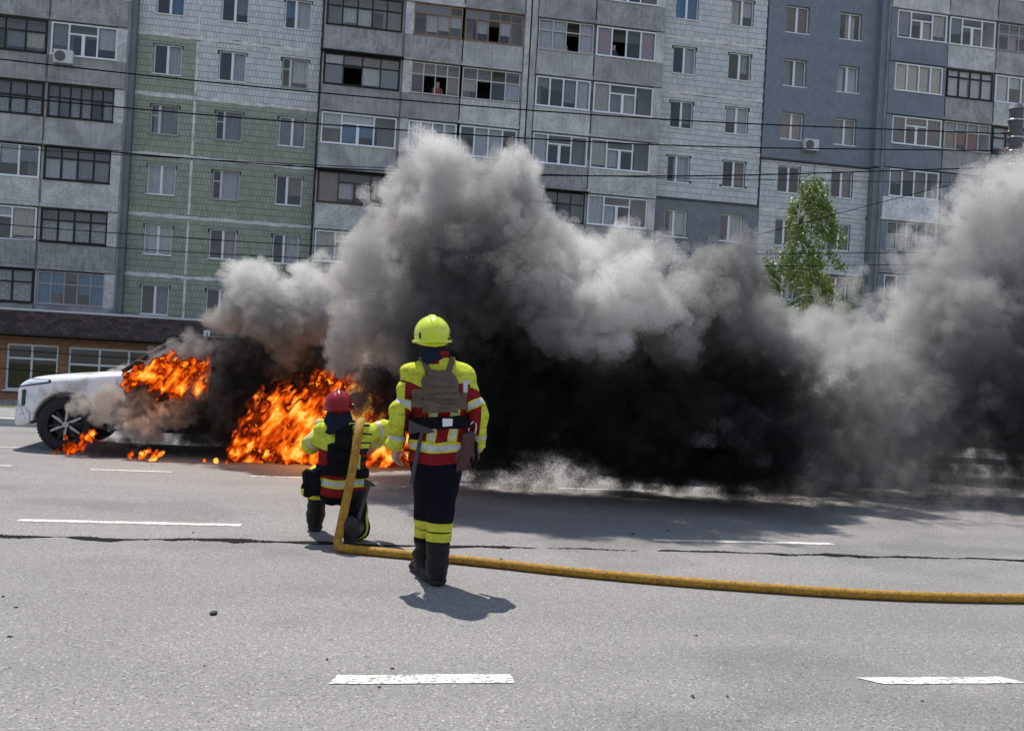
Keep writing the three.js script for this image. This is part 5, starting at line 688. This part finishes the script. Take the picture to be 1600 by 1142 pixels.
// ---------------------------------------------------------------- smoke: clouds of fine flakes; each billow is [x, y, z, radius, reflectance (soot, plus painted-in sunlit tops and shaded undersides), density]
const puffs = {};
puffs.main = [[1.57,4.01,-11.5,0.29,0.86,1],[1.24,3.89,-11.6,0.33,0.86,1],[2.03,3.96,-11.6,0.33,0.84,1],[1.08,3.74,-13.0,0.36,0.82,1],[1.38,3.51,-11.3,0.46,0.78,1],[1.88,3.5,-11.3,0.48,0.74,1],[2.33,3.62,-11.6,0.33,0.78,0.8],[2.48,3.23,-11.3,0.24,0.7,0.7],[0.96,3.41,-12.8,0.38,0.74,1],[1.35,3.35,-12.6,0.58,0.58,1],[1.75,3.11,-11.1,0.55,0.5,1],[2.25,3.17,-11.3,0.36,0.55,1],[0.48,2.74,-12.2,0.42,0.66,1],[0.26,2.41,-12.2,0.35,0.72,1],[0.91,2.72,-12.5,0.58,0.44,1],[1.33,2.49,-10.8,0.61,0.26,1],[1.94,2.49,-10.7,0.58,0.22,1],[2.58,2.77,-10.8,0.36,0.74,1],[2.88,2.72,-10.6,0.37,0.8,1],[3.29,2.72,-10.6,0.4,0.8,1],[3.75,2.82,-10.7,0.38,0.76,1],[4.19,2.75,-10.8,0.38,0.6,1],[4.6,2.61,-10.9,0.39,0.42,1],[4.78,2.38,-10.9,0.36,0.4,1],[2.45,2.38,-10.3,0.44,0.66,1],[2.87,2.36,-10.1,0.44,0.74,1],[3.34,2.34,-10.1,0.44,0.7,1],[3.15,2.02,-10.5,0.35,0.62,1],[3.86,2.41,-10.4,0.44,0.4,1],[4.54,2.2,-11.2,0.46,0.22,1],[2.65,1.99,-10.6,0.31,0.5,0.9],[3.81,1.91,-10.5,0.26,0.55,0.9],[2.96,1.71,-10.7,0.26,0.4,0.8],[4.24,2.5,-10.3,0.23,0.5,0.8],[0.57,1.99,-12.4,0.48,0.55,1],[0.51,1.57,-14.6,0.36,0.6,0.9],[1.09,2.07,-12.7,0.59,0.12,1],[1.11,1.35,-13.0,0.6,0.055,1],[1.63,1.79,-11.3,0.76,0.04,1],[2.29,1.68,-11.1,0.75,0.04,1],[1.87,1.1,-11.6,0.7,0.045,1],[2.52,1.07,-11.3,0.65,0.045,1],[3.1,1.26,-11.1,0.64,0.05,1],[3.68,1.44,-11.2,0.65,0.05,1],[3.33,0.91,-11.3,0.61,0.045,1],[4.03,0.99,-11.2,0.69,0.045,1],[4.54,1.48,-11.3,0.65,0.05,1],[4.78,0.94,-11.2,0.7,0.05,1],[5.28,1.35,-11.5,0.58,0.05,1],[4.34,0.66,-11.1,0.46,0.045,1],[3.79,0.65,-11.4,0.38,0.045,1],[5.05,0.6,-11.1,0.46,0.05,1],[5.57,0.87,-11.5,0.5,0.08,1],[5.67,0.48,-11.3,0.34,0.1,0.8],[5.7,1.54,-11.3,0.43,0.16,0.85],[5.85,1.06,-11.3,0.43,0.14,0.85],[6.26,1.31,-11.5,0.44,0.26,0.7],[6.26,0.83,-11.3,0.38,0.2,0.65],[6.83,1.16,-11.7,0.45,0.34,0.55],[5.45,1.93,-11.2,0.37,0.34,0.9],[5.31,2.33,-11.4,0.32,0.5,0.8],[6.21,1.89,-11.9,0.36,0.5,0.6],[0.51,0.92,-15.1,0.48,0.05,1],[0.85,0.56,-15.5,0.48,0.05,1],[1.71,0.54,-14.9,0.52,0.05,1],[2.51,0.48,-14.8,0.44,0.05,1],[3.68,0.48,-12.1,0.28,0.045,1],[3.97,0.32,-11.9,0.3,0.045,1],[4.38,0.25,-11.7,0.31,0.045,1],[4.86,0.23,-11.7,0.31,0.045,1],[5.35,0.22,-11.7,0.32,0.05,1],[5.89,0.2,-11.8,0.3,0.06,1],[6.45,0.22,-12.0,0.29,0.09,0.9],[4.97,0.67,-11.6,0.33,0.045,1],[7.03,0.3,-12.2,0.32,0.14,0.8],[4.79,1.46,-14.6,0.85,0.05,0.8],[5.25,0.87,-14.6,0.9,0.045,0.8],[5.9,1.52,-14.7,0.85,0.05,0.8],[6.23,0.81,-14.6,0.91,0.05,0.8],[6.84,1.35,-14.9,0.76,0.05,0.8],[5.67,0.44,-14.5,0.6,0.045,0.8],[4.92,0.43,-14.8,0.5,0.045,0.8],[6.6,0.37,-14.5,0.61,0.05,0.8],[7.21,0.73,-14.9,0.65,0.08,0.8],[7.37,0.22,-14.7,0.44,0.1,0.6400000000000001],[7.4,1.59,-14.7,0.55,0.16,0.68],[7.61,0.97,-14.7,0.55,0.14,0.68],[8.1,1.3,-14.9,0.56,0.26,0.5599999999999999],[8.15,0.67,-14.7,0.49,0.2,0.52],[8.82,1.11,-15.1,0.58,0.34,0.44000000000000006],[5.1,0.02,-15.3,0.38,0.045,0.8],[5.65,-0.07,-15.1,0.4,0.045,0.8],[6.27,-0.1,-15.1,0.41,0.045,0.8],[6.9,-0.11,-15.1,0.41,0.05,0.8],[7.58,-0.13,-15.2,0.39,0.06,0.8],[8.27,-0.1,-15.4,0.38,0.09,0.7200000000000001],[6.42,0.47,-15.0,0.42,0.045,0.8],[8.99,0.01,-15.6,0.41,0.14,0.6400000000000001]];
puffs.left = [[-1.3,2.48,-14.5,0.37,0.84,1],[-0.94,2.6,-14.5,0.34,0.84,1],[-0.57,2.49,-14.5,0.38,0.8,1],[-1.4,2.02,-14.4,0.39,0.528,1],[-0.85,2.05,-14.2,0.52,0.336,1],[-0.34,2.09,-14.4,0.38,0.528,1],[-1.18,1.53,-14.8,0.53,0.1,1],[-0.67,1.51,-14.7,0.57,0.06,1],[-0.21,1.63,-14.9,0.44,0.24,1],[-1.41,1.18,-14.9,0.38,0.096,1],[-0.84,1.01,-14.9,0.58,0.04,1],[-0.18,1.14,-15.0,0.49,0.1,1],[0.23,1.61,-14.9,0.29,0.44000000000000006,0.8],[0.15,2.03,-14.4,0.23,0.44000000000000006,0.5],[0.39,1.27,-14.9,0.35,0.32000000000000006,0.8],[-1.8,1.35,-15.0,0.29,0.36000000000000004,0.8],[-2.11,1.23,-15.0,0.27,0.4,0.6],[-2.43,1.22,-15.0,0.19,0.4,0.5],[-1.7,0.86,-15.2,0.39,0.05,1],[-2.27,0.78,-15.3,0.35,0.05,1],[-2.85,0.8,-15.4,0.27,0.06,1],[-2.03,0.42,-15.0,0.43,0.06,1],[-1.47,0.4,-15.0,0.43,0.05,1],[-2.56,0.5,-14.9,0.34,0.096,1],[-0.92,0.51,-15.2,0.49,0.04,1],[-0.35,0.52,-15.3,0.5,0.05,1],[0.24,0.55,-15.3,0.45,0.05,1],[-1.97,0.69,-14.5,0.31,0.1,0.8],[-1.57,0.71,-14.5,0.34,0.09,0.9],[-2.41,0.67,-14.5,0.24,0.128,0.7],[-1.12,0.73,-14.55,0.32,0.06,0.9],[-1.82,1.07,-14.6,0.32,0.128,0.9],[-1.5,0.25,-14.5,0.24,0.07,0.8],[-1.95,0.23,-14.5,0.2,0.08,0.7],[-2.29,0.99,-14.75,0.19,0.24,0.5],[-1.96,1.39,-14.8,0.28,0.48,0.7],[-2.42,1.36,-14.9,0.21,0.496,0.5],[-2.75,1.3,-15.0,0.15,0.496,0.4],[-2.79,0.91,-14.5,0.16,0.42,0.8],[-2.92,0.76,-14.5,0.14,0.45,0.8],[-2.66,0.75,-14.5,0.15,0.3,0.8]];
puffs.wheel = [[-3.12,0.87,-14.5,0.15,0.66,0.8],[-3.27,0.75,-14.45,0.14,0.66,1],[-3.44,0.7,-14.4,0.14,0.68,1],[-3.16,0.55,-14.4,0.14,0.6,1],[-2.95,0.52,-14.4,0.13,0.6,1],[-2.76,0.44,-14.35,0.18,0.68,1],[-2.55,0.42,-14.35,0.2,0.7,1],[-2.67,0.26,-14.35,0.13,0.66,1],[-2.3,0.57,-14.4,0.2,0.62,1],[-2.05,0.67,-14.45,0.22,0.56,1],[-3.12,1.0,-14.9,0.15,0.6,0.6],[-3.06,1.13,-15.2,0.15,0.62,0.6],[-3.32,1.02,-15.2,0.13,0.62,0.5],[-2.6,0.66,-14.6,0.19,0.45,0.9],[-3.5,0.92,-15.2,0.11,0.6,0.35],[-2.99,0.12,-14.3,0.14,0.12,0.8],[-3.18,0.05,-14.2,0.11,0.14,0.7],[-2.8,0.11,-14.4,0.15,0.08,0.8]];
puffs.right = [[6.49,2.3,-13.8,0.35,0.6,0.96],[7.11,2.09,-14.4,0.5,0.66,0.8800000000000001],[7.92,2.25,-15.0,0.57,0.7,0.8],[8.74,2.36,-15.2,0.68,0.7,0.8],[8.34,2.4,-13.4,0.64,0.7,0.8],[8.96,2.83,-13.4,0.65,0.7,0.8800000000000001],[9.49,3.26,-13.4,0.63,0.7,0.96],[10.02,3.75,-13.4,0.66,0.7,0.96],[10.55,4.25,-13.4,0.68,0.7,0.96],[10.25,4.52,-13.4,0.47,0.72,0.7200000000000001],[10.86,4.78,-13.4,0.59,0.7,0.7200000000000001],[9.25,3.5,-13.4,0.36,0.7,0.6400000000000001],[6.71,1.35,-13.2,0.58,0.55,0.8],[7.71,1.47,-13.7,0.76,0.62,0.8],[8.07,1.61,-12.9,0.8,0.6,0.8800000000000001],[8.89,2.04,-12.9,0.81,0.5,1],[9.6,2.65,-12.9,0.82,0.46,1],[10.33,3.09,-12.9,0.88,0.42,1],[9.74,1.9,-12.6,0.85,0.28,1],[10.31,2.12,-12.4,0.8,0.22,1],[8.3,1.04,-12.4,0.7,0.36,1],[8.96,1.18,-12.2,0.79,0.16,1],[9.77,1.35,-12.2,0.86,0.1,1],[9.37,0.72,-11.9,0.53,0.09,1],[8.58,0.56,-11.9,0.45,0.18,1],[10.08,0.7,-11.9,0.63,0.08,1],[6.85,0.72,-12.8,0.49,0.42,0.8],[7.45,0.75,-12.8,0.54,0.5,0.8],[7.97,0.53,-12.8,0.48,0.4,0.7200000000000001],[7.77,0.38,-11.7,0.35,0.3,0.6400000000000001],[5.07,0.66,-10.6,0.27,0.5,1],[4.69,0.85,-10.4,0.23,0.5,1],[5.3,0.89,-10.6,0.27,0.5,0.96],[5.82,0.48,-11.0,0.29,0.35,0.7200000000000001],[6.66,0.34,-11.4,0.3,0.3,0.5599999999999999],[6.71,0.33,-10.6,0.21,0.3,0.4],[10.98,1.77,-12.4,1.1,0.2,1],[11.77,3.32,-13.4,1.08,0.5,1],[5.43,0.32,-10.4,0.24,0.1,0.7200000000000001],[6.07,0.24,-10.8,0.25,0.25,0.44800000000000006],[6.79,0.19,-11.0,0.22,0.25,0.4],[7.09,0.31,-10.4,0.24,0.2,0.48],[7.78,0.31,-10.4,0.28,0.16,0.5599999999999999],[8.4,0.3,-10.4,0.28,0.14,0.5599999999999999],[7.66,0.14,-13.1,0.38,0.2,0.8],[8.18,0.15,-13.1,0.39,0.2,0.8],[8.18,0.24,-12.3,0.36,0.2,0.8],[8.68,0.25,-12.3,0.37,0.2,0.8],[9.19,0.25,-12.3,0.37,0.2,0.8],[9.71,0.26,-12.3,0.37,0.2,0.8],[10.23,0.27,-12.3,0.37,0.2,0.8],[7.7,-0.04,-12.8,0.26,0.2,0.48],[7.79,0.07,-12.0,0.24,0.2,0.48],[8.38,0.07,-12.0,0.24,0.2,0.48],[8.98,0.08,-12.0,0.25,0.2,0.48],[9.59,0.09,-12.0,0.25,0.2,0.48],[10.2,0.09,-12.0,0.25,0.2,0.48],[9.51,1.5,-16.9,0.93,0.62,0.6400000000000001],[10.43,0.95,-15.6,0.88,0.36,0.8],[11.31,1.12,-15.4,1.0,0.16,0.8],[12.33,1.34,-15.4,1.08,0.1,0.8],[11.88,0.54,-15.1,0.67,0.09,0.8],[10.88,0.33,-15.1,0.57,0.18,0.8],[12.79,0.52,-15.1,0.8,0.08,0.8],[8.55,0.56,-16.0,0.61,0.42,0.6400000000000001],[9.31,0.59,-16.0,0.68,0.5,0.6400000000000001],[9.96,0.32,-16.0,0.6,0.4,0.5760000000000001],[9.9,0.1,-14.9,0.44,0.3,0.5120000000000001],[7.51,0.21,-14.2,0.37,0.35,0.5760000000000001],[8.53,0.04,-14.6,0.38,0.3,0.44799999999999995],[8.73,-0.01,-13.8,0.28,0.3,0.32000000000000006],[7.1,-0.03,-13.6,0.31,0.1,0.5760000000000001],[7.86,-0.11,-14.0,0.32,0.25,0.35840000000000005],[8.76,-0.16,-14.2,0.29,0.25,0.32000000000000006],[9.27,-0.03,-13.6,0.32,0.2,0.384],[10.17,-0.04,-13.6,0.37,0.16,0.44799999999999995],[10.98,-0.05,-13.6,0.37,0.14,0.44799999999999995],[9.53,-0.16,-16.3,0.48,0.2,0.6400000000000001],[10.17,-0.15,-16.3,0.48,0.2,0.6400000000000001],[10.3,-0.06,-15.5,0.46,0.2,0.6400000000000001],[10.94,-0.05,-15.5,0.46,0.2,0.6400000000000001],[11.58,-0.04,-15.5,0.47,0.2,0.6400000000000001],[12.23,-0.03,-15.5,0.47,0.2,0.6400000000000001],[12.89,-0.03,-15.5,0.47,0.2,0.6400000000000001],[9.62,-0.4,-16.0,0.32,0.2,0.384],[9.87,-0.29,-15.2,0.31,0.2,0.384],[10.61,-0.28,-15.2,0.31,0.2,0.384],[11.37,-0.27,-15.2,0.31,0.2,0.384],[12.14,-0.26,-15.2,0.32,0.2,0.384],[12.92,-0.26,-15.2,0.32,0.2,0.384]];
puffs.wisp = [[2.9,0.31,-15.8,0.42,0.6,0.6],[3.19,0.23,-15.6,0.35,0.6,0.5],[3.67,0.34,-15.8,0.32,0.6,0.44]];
function flakeCloud(n, R, size, seed) {
  const r = rng(seed), pos = new Float32Array(n * 9), nor = new Float32Array(n * 9), a = new THREE.Vector3(), b = new THREE.Vector3(), c = new THREE.Vector3();
  for (let i = 0; i < n; i++) {
    let cx, cy, cz; do { cx = r() * 2 - 1; cy = r() * 2 - 1; cz = r() * 2 - 1; } while (cx * cx + cy * cy + cz * cz > 1);
    a.set(r() - 0.5, r() - 0.5, r() - 0.5).normalize(); b.set(r() - 0.5, r() - 0.5, r() - 0.5).cross(a).normalize(); c.crossVectors(a, b); const s = size * (0.55 + 0.9 * r());
    [[1, 0], [-0.5, 0.866], [-0.5, -0.866]].forEach(([m, k], j) => { const o = i * 9 + j * 3; pos[o] = cx * R + (a.x * m + b.x * k) * s; pos[o + 1] = cy * R + (a.y * m + b.y * k) * s; pos[o + 2] = cz * R + (a.z * m + b.z * k) * s; nor[o] = c.x; nor[o + 1] = c.y; nor[o + 2] = c.z; });
  }
  const g = new THREE.BufferGeometry(); g.setAttribute('position', new THREE.BufferAttribute(pos, 3)); g.setAttribute('normal', new THREE.BufferAttribute(nor, 3)); return g;
}
const flakeMat = phy(1, 1, 1, 1, { transmission: 0.5, thickness: 0, side: THREE.DoubleSide, specularIntensity: 0 });
function smokePlume(list, o) {
  const { cell, warp, amp, freq, edge, deep, seed, k } = o, R = rng(seed), lo = [1e9, 1e9, 1e9], hi = [-1e9, -1e9, -1e9], M = [], C = [];
  for (const p of list) for (let i = 0; i < 3; i++) { lo[i] = Math.min(lo[i], p[i] - p[3] - amp); hi[i] = Math.max(hi[i], p[i] + p[3] + amp); }
  lo[1] = Math.max(0.03, lo[1]);
  const B = cell * 4;
  for (let X = lo[0]; X < hi[0]; X += B) for (let Y = lo[1]; Y < hi[1]; Y += B) for (let Z = lo[2]; Z < hi[2]; Z += B) {
    const bx = X + B / 2, by = Y + B / 2, bz = Z + B / 2, reach = B * 0.9 + amp * 0.75 + warp, near = list.filter((p) => Math.hypot(bx - p[0], by - p[1], bz - p[2]) - p[3] < reach + k); if (!near.length) continue;
    for (let i = 0; i < 4; i++) for (let j = 0; j < 4; j++) for (let l = 0; l < 4; l++) {
      const x = X + (i + R()) * cell, y = Y + (j + R()) * cell, z = Z + (l + R()) * cell; if (y < 0.03) continue;
      const wx = x + warp * 2 * (fbm(x * 0.8 * freq + seed, y * 0.8 * freq, z * 0.8 * freq, 2) - 0.5), wy = y + warp * 2 * (fbm(x * 0.8 * freq, y * 0.8 * freq + 31 + seed, z * 0.8 * freq, 2) - 0.5), wz = z;
      let d = 1e9, al = 0, de = 0, sw = 0;
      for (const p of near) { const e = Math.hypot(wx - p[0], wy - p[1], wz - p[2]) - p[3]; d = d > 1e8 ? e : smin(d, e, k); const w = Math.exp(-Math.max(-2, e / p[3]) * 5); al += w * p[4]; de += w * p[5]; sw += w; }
      if (d > amp * 0.8) continue;
      const n = fbm(x * freq * 1.5, y * freq * 1.5, z * freq * 1.5 + seed, 5), bl = Math.abs(2 * fbm(x * freq * 0.62 + 7, y * freq * 0.62, z * freq * 0.62 + seed, 3) - 1), b2 = Math.abs(2 * fbm(x * freq * 1.7 + 3, y * freq * 1.7, z * freq * 1.7 + seed, 3) - 1);
      const dk = 1 - sstep(0.04, 0.3, al / sw), s = -d + (n - 0.5) * amp * (1.25 - 0.6 * dk) + (bl - 0.24) * amp * 1.35 + (b2 - 0.24) * amp * 0.6 * (1 - dk) + o.fill + 0.12 * dk;   // rounded billows with creases between them, frayed finely
      if (s <= 0 || s > deep + 0.2 * dk) continue;
      const den = de / sw; if (R() > (sstep(0, edge * (1 + 1.1 * dk), s)) * den) continue;
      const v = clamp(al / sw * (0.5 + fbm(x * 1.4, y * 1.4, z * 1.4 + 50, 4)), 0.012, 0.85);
      M.push(x, y, z); C.push(v);
    }
  }
  const n = C.length, im = new THREE.InstancedMesh(flakeCloud(o.flakes, cell * 0.95, o.size, seed), flakeMat, n), q = new THREE.Quaternion(), e = new THREE.Euler(), m4 = new THREE.Matrix4(), one = new THREE.Vector3(1, 1, 1), p = new THREE.Vector3(), col = new THREE.Color();
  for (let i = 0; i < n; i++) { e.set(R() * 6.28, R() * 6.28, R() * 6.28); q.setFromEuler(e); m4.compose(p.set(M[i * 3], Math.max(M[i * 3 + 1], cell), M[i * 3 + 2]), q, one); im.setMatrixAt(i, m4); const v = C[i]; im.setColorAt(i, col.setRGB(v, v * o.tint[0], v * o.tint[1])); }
  im.name = numbered('smoke_plume'); im.castShadow = im.receiveShadow = true; scene.add(im); tag(im, o.label, 'smoke', null, 'stuff'); console.log('smoke', o.label, n);
}
const SMOKE = { cell: 0.085, warp: 0.30, amp: 0.6, freq: 1.6, edge: 0.26, deep: 0.65, k: 0.16, flakes: 720, size: 0.0027, fill: 0.13, tint: [0.985, 0.955] };
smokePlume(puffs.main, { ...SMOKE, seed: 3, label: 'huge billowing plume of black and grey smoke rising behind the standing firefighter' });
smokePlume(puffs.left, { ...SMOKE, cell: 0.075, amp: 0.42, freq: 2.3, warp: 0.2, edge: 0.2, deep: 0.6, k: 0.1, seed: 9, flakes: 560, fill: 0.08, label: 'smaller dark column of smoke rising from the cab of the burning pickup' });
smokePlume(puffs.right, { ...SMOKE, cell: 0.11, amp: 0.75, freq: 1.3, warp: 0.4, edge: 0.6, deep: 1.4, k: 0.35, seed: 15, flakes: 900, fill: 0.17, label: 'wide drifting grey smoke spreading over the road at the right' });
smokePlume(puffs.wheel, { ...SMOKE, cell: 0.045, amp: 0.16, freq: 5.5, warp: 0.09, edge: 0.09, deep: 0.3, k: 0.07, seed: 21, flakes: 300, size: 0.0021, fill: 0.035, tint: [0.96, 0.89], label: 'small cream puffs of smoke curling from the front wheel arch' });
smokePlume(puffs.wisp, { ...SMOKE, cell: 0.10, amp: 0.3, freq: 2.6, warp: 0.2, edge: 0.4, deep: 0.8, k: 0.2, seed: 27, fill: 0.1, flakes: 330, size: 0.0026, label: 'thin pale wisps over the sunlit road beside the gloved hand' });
// ---------------------------------------------------------------- flames: torn, glowing sheets of burning gas
const flames = {};
flames.rear = [[-0.812,0.288,-14.35,0.409],[-0.947,0.618,-14.35,0.279],[-1.092,0.463,-14.35,0.241],[1.187,0.271,-14.35,0.21],[0.884,0.593,-14.35,0.266],[-0.407,0.379,-14.35,0.515],[0.047,0.492,-14.35,0.546],[0.475,0.339,-14.35,0.454],[0.806,0.304,-14.35,0.361],[-0.689,0.536,-14.35,0.373],[-0.241,0.696,-14.35,0.394],[0.223,0.669,-14.35,0.396],[0.651,0.545,-14.35,0.285],[-1.027,0.075,-14.35,0.186],[-1.234,0.253,-14.35,0.111],[-1.276,0.048,-14.35,0.111],[-0.662,0.033,-14.35,0.205],[-0.116,0.08,-14.35,0.244],[0.442,0.072,-14.35,0.208],[1.001,0.188,-14.35,0.191],[-0.794,0.792,-14.35,0.205],[-0.39,0.904,-14.35,0.187],[0.072,0.898,-14.35,0.151]];
flames.cab = [[-2.916,1.106,-14.6,0.166],[-2.67,1.101,-14.6,0.24],[-2.341,1.043,-14.6,0.26],[-2.071,1.001,-14.6,0.186],[-2.592,1.29,-14.6,0.148],[-2.208,1.217,-14.6,0.167],[-2.188,0.846,-14.6,0.112],[-2.006,1.107,-14.6,0.131],[-3.015,1.009,-14.6,0.092],[-2.766,1.253,-14.6,0.092]];
flames.wheel = [[-3.521,0.061,-14.3,0.116],[-3.645,0.029,-14.3,0.08],[-3.389,0.102,-14.3,0.099],[-3.276,0.196,-14.3,0.072],[-3.213,0.288,-14.3,0.054],[-3.583,0.13,-14.3,0.063],[-3.719,0.009,-14.3,0.045]];
flames.pool = [[-2.653,0.044,-13.9,0.053],[-2.512,0.058,-13.9,0.062],[-2.361,0.055,-13.9,0.071],[-2.261,0.085,-13.9,0.053],[-2.43,0.096,-13.9,0.044]];
flames.drip = [[-1.667,0.01,-13.8,0.035],[-1.515,0.033,-13.8,0.044],[-1.361,0.03,-13.8,0.044],[-1.277,0.069,-13.8,0.036]];
const flameMat = new THREE.MeshBasicMaterial({ vertexColors: true, side: THREE.DoubleSide });
const ramp = [[0, 0.030, 0.005, 0.002], [0.2, 0.16, 0.014, 0.002], [0.4, 0.55, 0.050, 0.003], [0.6, 0.88, 0.125, 0.005], [0.78, 1.0, 0.24, 0.010], [0.92, 1.1, 0.42, 0.035], [1.0, 1.2, 0.62, 0.12]];
function flameColor(t) { let i = 0; while (i < ramp.length - 2 && t > ramp[i + 1][0]) i++; const a = ramp[i], b = ramp[i + 1], f = clamp((t - a[0]) / (b[0] - a[0])); return [lerp(a[1], b[1], f), lerp(a[2], b[2], f), lerp(a[3], b[3], f)]; }
function flame(list, o) {
  const lo = [1e9, 1e9, 1e9], hi = [-1e9, -1e9, -1e9]; for (const p of list) for (let i = 0; i < 3; i++) { lo[i] = Math.min(lo[i], p[i] - p[3] * 1.5); hi[i] = Math.max(hi[i], p[i] + p[3] * 1.5); }
  lo[1] = Math.max(0.006, lo[1]); hi[1] += o.lick; const pos = [], col = [], idx = [], c = o.cell, f = o.freq;
  for (let L = 0; L < o.layers; L++) {
    const lz = (L / Math.max(1, o.layers - 1) - 0.5) * o.depth, nx = Math.ceil((hi[0] - lo[0]) / c), ny = Math.ceil((hi[1] - lo[1]) / c), at = new Int32Array((nx + 1) * (ny + 1)).fill(-1);
    for (let j = 0; j <= ny; j++) for (let i = 0; i <= nx; i++) {
      const x = lo[0] + i * c, y = lo[1] + j * c, sy = y * 0.95, wx = x + 0.22 / Math.sqrt(f) * 1.6 * (fbm(x * f * 0.6 + L * 9 + o.seed, sy * f * 0.6, L * 3.3, 3) - 0.5) + o.drift * Math.max(0, y - 0.2), wy = y - o.lick * 0.9 * Math.max(0, fbm(x * f * 0.9 + 40 + L * 5, o.seed, L, 3) - 0.42) * 2.4 + 0.2 / Math.sqrt(f) * 1.6 * (fbm(x * f * 0.6, sy * f * 0.6 + 70, L * 2.1 + o.seed, 3) - 0.5);
      let d = 1e9; const grow = (o.grow ?? 0) * (1 - L / Math.max(1, o.layers - 1)); for (const p of list) { const e = Math.hypot(wx - p[0], (wy - p[1]) * (wy > p[1] ? 0.8 : 1)) - p[3] - grow; d = d > 1e8 ? e : smin(d, e, o.k); }
      const fa = 0.5 * wx + 0.87 * wy, fc = 0.87 * wx - 0.5 * wy, n = fbm(fc * f * 1.35 + L * 13, fa * f * 0.72 - L * 7, o.seed + L * 5, 6), rg = 1 - Math.abs(2 * fbm(fc * f * 1.6 + 5 + L * 3, fa * f * 0.8, o.seed * 2 + L * 4, 5) - 1) * 2.6, inside = sstep(0, o.soft, -d + (n - 0.5) * o.soft * 2.4);
      const t = Math.pow(inside, 1.35) * (0.40 + 0.30 * rg * inside + 2.0 * (n - 0.478)); if (inside <= 0.02 || t < o.cut - 0.12 * L / o.layers) continue;
      at[j * (nx + 1) + i] = pos.length / 3; const q = fbm(x * f * 0.7, y * f * 0.7, L * 11 + o.seed, 4);
      pos.push(x, y, list[0][2] + lz + (q - 0.5) * o.bulge * 2 + (1 - Math.min(1, Math.max(0, -d) / o.soft)) * -0.05); const k = flameColor(clamp(t * o.gain * lerp(0.62, 1, L / Math.max(1, o.layers - 1)))); col.push(k[0], k[1], k[2]);
    }
    for (let j = 0; j < ny; j++) for (let i = 0; i < nx; i++) { const a = at[j * (nx + 1) + i], b = at[j * (nx + 1) + i + 1], e = at[(j + 1) * (nx + 1) + i], g = at[(j + 1) * (nx + 1) + i + 1]; if (a >= 0 && b >= 0 && e >= 0) idx.push(a, b, e); if (b >= 0 && g >= 0 && e >= 0) idx.push(b, g, e); }
  }
  const g = new THREE.BufferGeometry(); g.setAttribute('position', new THREE.Float32BufferAttribute(pos, 3)); g.setAttribute('color', new THREE.Float32BufferAttribute(col, 3)); g.setIndex(idx); g.computeVertexNormals();
  const m = mesh('flame', g, flameMat); m.castShadow = false; tag(m, o.label, 'fire', 'flames on and around the pickup'); console.log('flame', idx.length / 3);
  const p = o.light; if (p) { const l = new THREE.PointLight(new THREE.Color(1, 0.36, 0.07), p[3]); l.name = 'flame_light'; l.position.set(p[0], p[1], p[2]); l.shadow.radius = p[4]; l.castShadow = true; scene.add(l); }
}
flame(flames.rear, { seed: 3, grow: 0.10, layers: 5, depth: 0.7, bulge: 0.16, cell: 0.0115, freq: 7.5, k: 0.12, soft: 0.2, lick: 0.10, drift: -0.15, cut: 0.10, gain: 1.06, label: 'large roaring orange fire at the rear of the pickup behind the kneeling firefighter', light: [-0.2, 0.6, -13.75, 3, 18] });
flame(flames.cab, { seed: 11, grow: 0.05, layers: 4, depth: 0.5, bulge: 0.1, cell: 0.010, freq: 10, k: 0.06, soft: 0.12, lick: 0.08, drift: -0.2, cut: 0.14, gain: 0.95, label: 'orange flames bursting from the windscreen and door of the cab', light: [-2.4, 1.1, -14.2, 1.2, 10] });
flame(flames.wheel, { seed: 19, layers: 3, depth: 0.2, bulge: 0.05, cell: 0.010, freq: 7.5, k: 0.04, soft: 0.06, lick: 0.10, drift: 0.1, cut: 0.12, gain: 1.02, label: 'small orange flames under the front wheel' });
flame(flames.pool, { seed: 23, layers: 3, depth: 0.16, bulge: 0.04, cell: 0.008, freq: 9, k: 0.03, soft: 0.035, lick: 0.06, drift: 0.1, cut: 0.16, gain: 1.12, label: 'low flames on the road between the wheels' });
flame(flames.drip, { seed: 29, layers: 2, depth: 0.1, bulge: 0.03, cell: 0.008, freq: 10, k: 0.02, soft: 0.025, lick: 0.03, drift: 0.1, cut: 0.12, gain: 1.1, label: 'line of tiny flames along burning fuel left of the large fire' });
renderer.render(scene, camera);
